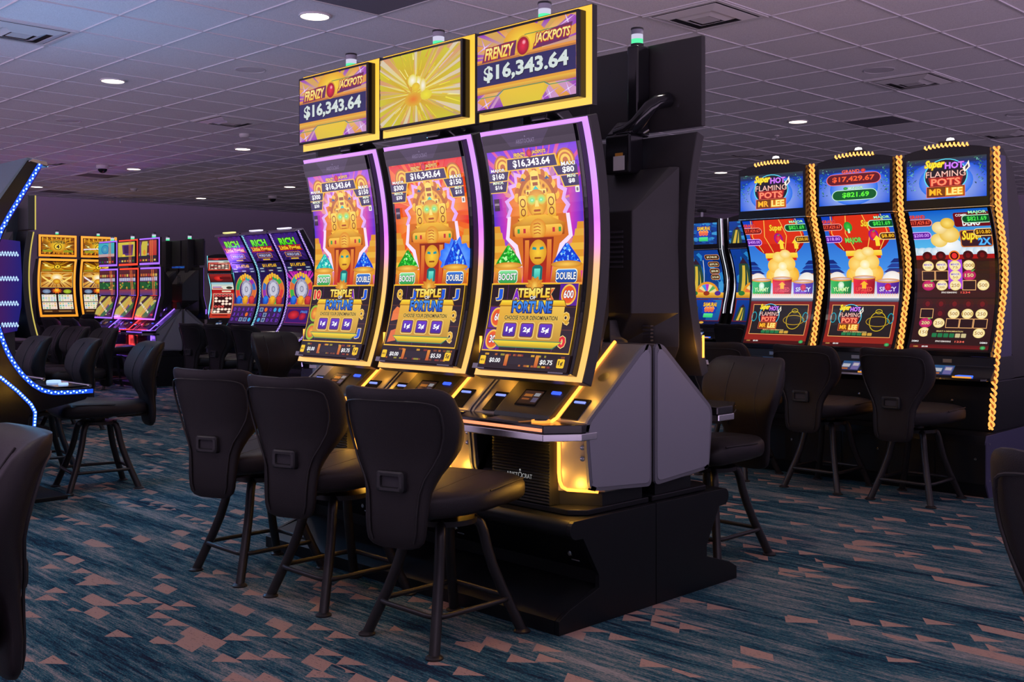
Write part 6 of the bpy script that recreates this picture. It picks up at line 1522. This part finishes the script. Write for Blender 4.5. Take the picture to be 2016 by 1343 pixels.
    if edge == 'rope':
        # twisted rope light: a coil of lit strands round a dark core
        L = pr.s[-1]; n = int(L / 0.0055); strand = MB()
        for ph in (0.0, PI):
            pts = []
            for i in range(n + 1):
                y, z = pr.raw(i / n); an = ph + i * 0.0055 / 0.080 * 2 * PI
                pts.append((0.311 + 0.0145 * math.cos(an), y + 0.0145 * math.sin(an), z))
            strand.tube(pts, 0.0078, 5)
        lit(strand, 'rope_light', (1.55, 0.60, 0.12, 1), t)
        lit(MB().tube([(0.311, y, z) for y, z in RP], 0.0085, 8), 'rope_core', (0.45, 0.09, 0.01, 1), t)
        pts = []
        strand = MB()
        for i in range(90):
            x = -0.15 + 0.30 * i / 89; an = i * 0.75; zz = 2.290 + 0.012 * (1 - (x / 0.15) ** 2)
            pts.append((x, -0.648 + 0.011 * math.cos(an), zz + 0.011 * math.sin(an)))
        strand.tube(pts, 0.0065, 5); lit(strand, 'top_rope_light', (1.9, 0.85, 0.2, 1), t)
        MB().box(-0.06, 0.06, -0.63, -0.57, 2.315, 2.332).build('lamp_base', 'plastic', t, smooth=0)
        lit(MB().lathe([(0, 0), (0.028, 0), (0.022, 0.018), (0, 0.024)], 0.01, -0.60, 2.332, 18), 'top_lamp', (2.2, 2.1, 2.0, 1), t)
    elif edge == 'chrome':
        for x in (-0.306, 0.306):
            MB().tube([(x, y, z) for y, z in RP[:-4]], 0.020, 10).build('edge_rail', 'chrome', t, smooth=50)
            lit(MB().tube([(x * 0.975, y - 0.018, z) for y, z in RP[:-4]], 0.006, 6), 'edge_light', (1.1, 1.15, 1.35, 1), t)
        MB().tube([(0, -0.60, 2.29), (0, -0.60, 2.36)], 0.02, 10).build('lamp_post', 'chrome', t); MB().box(-0.05, 0.05, -0.64, -0.56, 2.36, 2.40).build('top_lamp', 'plastic', t, smooth=0, bevel=0.01)
    else:
        for x in (-0.306, 0.306):
            lit(MB().tube([(x, y - 0.02, z) for y, z in RP[:-3]], 0.009, 8), 'edge_light', edge, t)
    return t

def kick_podium(label, x0, x1, y0, y1, ymid, doors=6):
    xc, yc_ = (x0 + x1) / 2, (y0 + y1) / 2
    t = thing('slot_podium', label, 'podium', (xc, yc_, 0)); L, D = (x1 - x0) / 2, (y1 - y0) / 2
    for sg in (1, -1):
        pr = [(-D + 0.045, 0.0), (-D, 0.085), (-D, 0.36), (-D + 0.012, 0.395), (-D + 0.045, 0.412), (-0.002, 0.412), (-0.002, 0.0)]
        b = MB().prism_x([(y * sg, z) for y, z in pr], -L + 0.012, L - 0.012).build('podium_body', 'black', t, smooth=30)
        for e in (-1, 1):
            x = e * L; pl = [(-D + 0.05, 0.0), (-D + 0.002, 0.09), (-D + 0.002, 0.36), (-D + 0.02, 0.40), (-0.004, 0.408), (-0.004, 0.0)]
            p = MB().prism_x([(y * sg, z) for y, z in pl], min(x, x - e * 0.011), max(x, x - e * 0.011)).build('end_plate', 'lilac', t, smooth=0, bevel=0.001)
            r = MB()
            for y, z in ((-D + 0.05, 0.345), (-0.03, 0.345), (-D + 0.05, 0.11), (-0.03, 0.11)): r.box(min(x, x + e * 0.004), max(x, x + e * 0.004), y * sg - 0.006, y * sg + 0.006, z - 0.006, z + 0.006)
            r.build('rivets', 'steel', p, smooth=0, bevel=0.002)
        if sg == 1:
            w = 2 * L / doors
            for k in range(doors):
                x = -L + k * w
                dr = MB().box(x + 0.006, x + w - 0.006, -D - 0.004, -D + 0.001, 0.09, 0.345).build('door', 'black', t, smooth=0, bevel=0.002)
                if k % 2 == 1:
                    lk = MB().lathe([(0, 0), (0.010, 0), (0.009, 0.006), (0, 0.007)], n=14).build('lock', 'chrome', dr); lk.rotation_euler = (PI / 2, 0, 0); lk.location = (x + w * 0.8, -D - 0.004, 0.25)
    return t
GH = 'gold rope light machines'
YH = 7.75
kick_podium('black podium with small doors under the gold rope machines', -4.70, -2.715, 6.95, 8.55, YH)
h3 = curve_machine('curved machine with twisted gold rope light, coin screen reading DEMO, right of its row', 'rope', art_hot_top(1), art_hot_low(3), (-3.04, YH, 0), 0, GH, side=True)
h2 = curve_machine('curved machine with twisted gold rope light and top screen reading $17,429.67', 'rope', art_hot_top(2), art_hot_low(2), (-3.70, YH, 0), 0, GH)
h1 = curve_machine('gold rope light machine at the left of its row, beside the blue machines', 'rope', art_hot_top(3), art_hot_low(1), (-4.37, YH, 0), 0, GH)
# blue wave machines further back
GB = 'blue wave machines'
kick_podium('black podium under the blue screened machines behind the central bank', -8.45, -6.35, 11.30, 12.9, 12.1, 6)
s1 = curve_machine('blue screened slot machine with white chrome edges, the fully visible one', 'chrome', art_wave('top'), art_wave('low'), (-8.03, 12.0, 0), 0, GB, hw=0.282)
dup(s1, (-7.32, 12.0, 0), 0, 'blue screened slot machine with chrome edges, partly behind a gold rope machine', GB)
# machine seen edge-on with a yellow strip, and its neighbour
GY_ = 'machines seen edge-on at the left'
pk = bank_podium('dark podium under the yellow edged machine at the left', -1.02, 1.02, 0.0); pk.location = (-10.90, 3.39, 0); pk.rotation_euler = (0, 0, PI)
DIM = [(0, C(120, 100, 30)), (1, C(120, 100, 30))]
y1 = wide_machine('machine seen edge-on with a thin yellow light edge and blue side with white chevrons', art_wave('low'), art_wave('top'), DIM, AMBER, (-10.24, 3.39, 0), PI, GY_, (0.92, 1.87, 1.89, 2.20), 0.325, 0.26, (0.62, 0.50, 0.10, 1))
pnl = MB().prism_x([(-0.04, 0.95), (-0.22, 0.98), (-0.255, 1.20), (-0.262, 1.45), (-0.245, 1.78), (-0.04, 1.80)], -0.345, -0.306)
po = lit_grad(pnl, 'blue_side_panel', lambda c: (0.05, 0.004, 0.09, 1) if c.y > -0.1 else (0.004, 0.006, 0.16, 1), y1, smooth=0)
for z in (1.66, 1.44, 1.22, 1.03):
    ch = MB()
    for k in range(8):
        y = -0.045 - k * 0.024
        for yy, zz in ((y, z + 0.016), (y - 0.012, z - 0.004)):
            ch.add([(-0.3465, yy - 0.010, zz), (-0.3465, yy, zz + 0.015), (-0.3465, yy + 0.010, zz), (-0.3465, yy, zz - 0.015)], [(0, 1, 2, 3)])
    lit(ch, 'chevron_light', (0.55, 0.8, 1.2, 1), po, smooth=0)
dup(y1, (-10.93, 3.47, 0), PI, 'neighbour of the yellow edged machine with a violet edge, a sliver shows', GY_)

# ------------------------------------------------------------------ C-curved cabinet with lit chevron edges
CC = [(-0.895, 0.729), (-0.75, 0.729), (-0.657, 0.732), (-0.60, 0.748), (-0.543, 0.785), (-0.49, 0.840), (-0.445, 0.903), (-0.410, 0.965), (-0.383, 1.033), (-0.355, 1.12), (-0.343, 1.169), (-0.327, 1.28), (-0.322, 1.38), (-0.328, 1.49), (-0.343, 1.593), (-0.370, 1.67), (-0.406, 1.742), (-0.444, 1.81), (-0.484, 1.881), (-0.53, 1.96), (-0.583, 2.057), (-0.605, 2.09)]
CPATH = Path(CC)
def c_machine(label, edge_col, low_col, art_top, art_low, loc, rz, group, hw=0.265, shell='steel', dots=True):
    t = thing('slot_machine', label, 'slot machine', loc, rz, group)
    side = [(y + 0.012, z) for y, z in CC]
    body = side + [(-0.50, 2.10), (-0.30, 1.80), (-0.14, 1.50), (-0.06, 1.20), (-0.02, 0.90), (-0.02, 0.412), (-0.47, 0.412), (-0.505, 0.52), (-0.515, 0.585), (-0.60, 0.607), (-0.85, 0.655), (-0.885, 0.70)]
    MB().prism_x(body, -hw, hw).build('cabinet', 'gloss', t, smooth=0, bevel=0.004)
    # rear shell and chrome head
    MB().prism_x([(-0.59, 2.103), (-0.50, 2.118), (-0.29, 1.812), (-0.13, 1.512), (-0.05, 1.21), (-0.015, 0.95), (-0.022, 0.95), (-0.065, 1.20), (-0.145, 1.50), (-0.305, 1.80), (-0.50, 2.102)], -hw - 0.004, hw + 0.004).build('rear_cover', shell, t, smooth=40)
    MB().prism_x([(-0.625, 2.070), (-0.615, 2.105), (-0.53, 2.118), (-0.50, 2.095), (-0.57, 2.080)], -hw - 0.006, hw + 0.006).build('head_cap', 'chrome', t, smooth=0, bevel=0.006)
    lit(MB().box(-0.13, 0.13, -0.60, -0.55, 2.119, 2.132), 'top_light', edge_col[1], t, smooth=0, bevel=0.004)
    for sg in (-1, 1):
        x = sg * (hw + 0.004)
        ln = CPATH.s[-1]; n = int(ln / 0.0185); m = MB()
        # chain of small lit lozenges set in a glowing channel
        for i in range(2, n - 1):
            y, z = CPATH.raw((i + 0.5) / n); y2, z2 = CPATH.raw((i + 0.9) / n); dy, dz = y2 - y, z2 - z; q = math.hypot(dy, dz); dy, dz = dy / q * 0.0075, dz / q * 0.0075
            yo = y + 0.034 * (-dz / 0.0075) * -1; zo = z - 0.034 * (dy / 0.0075)
            sh = 0.004 if i % 2 else -0.004
            cy, cz = y + 0.022 * (dz / 0.0075) + sh * dz / 0.0075, z - 0.022 * (dy / 0.0075) - sh * dy / 0.0075
            w = 0.0065
            m.add([(x + sg * 0.002, cy - dy, cz - dz), (x + sg * 0.002, cy - dz * w / 0.0075, cz + dy * w / 0.0075), (x + sg * 0.002, cy + dy, cz + dz), (x + sg * 0.002, cy + dz * w / 0.0075, cz - dy * w / 0.0075)], [(0, 1, 2, 3)])
        lit(m, 'edge_light', edge_col[0], t, smooth=0)
        lit(MB().prism_x(CPATH.band(-0.036, -0.010, n=60), min(x, x + sg * 0.0015), max(x, x + sg * 0.0015)), 'edge_channel', low_col, t, smooth=0)
        lowp = Path([(-0.12, 0.93), (-0.343, 0.823), (-0.445, 0.731), (-0.520, 0.650), (-0.545, 0.600), (-0.540, 0.522), (-0.515, 0.425)])
        lit(MB().prism_x(lowp.band(-0.010, 0.012, n=40), min(x, x + sg * 0.0015), max(x, x + sg * 0.0015)), 'lower_channel', low_col, t, smooth=0)
        m = MB(); n = int(lowp.s[-1] / 0.0185)
        for i in range(n):
            y, z = lowp.raw((i + 0.5) / n); m.box(min(x + sg * 0.0016, x + sg * 0.004), max(x + sg * 0.0016, x + sg * 0.004), y - 0.0055, y + 0.0055, z - 0.0055, z + 0.0055)
        lit(m, 'lower_light', edge_col[0], t, smooth=0)
    a_top = CPATH.cut(0.775, 0.985); a_low = CPATH.cut(0.30, 0.765)
    art_top.build('top_picture', a_top, -hw + 0.018, hw - 0.018, t, nv=6, off=0.002)
    art_low.build('game_picture', a_low, -hw + 0.018, hw - 0.018, t, nv=20, off=0.002)
    d = MB().box(-hw + 0.02, hw - 0.02, -0.87, -0.68, 0.7325, 0.742).build('button_deck', 'gloss', t, smooth=0, bevel=0.004)
    lit(MB().lathe([(0, 0.742), (0.045, 0.742), (0.042, 0.756), (0, 0.760)], 0.10, -0.80, 0, 24), 'spin_button', (0.5, 0.75, 1.3, 1), d)
    lit(MB().lathe([(0, 0.742), (0.030, 0.742), (0.028, 0.752), (0, 0.755)], -0.10, -0.78, 0, 24), 'bet_button', (0.5, 0.75, 1.3, 1), d)
    MB().tube([(-hw + 0.03, -0.893, 0.735), (hw - 0.03, -0.893, 0.735)], 0.010, 8).build('deck_rail', 'chrome', d)
    return t
GR = 'green titled curved machines'
kick_podium('black podium under the curved machines with green titles', -13.05, -11.03, 7.35, 8.65, 7.92, 6)
art_rt = art_rich_top()
EV = ((1.1, 0.95, 1.5, 1), (1.2, 1.1, 1.5, 1)); EC = ((0.75, 1.25, 1.45, 1), (1.5, 1.35, 0.4, 1))
r1 = c_machine('curved machine with green RICH title and yellow top light, left of its row', EC, (0.05, 0.22, 0.30, 1), art_rt, art_rich(1), (-12.70, 7.92, 0), 0, GR, hw=0.300)
r2 = c_machine('curved machine with green RICH title, middle of its row', EV, (0.16, 0.08, 0.42, 1), art_rt, art_rich(2), (-12.04, 7.92, 0), 0, GR, hw=0.300)
r3 = c_machine('curved machine with green RICH title and magenta rays, right of its row', EV, (0.16, 0.08, 0.42, 1), art_rt, art_rich(3), (-11.39, 7.92, 0), 0, GR, hw=0.300)
# big blue machine at the left edge
EB = ((0.9, 1.9, 3.6, 1), (0.5, 0.9, 1.4, 1))
bm_ = c_machine('large curved machine seen from its side at the left edge, outlined with blue lights', EB, (0.010, 0.09, 0.85, 1), art_rt, art_rich(1), (-6.82, 1.95, 0), PI, 'blue lit curved machines', shell='cyan_lit_steel')
added_glow(bm_, (0.12, 0.50, 1.0), (0.0, -0.80, 1.75), 18.0)  # unseen blue lamp added before the screen to tint the ceiling
dup(bm_, (-7.55, 1.95, 0), PI, 'second blue lit curved machine behind the first, only its head shows', 'blue lit curved machines')
p = thing('slot_podium', 'low black podium with a flat toe plate under the blue lit machine', 'podium', (-7.2, 1.75, 0))
MB().box(-0.66, 0.66, -0.55, 0.68, 0.03, 0.411).build('podium_body', 'black', p, smooth=0, bevel=0.01)
MB().prism_z([(-0.72, -0.6), (0.36, -0.6), (0.36, 1.06), (-0.28, 1.06), (-0.48, 0.70), (-0.72, 0.70)], 0.0, 0.028).build('toe_plate', 'black', p, smooth=0, bevel=0.006)
# cyan edged machine and a blue one in the far row
kick_podium('dark podium under the cyan edged machine beyond the green titled row', -19.3, -16.9, 8.9, 11.6, 10.4, 4)
fm1 = curve_machine('distant machine with a cyan light edge and red number screen', (0.35, 1.3, 1.5, 1), art_cyan(), art_cyan(), (-18.55, 10.85, 0), 30 * PI / 180, 'far row machines')
fm2 = curve_machine('distant machine with blue light edge beside the back of the violet bank', (0.1, 0.35, 1.8, 1), art_wave('top'), art_wave('low'), (-17.50, 9.38, 0), 30 * PI / 180, 'far row machines')
for q in (fm1, fm2):
    q.scale = (0.88, 0.88, 0.88); q.location.z = 0.050       # a lower cabinet of the same kind
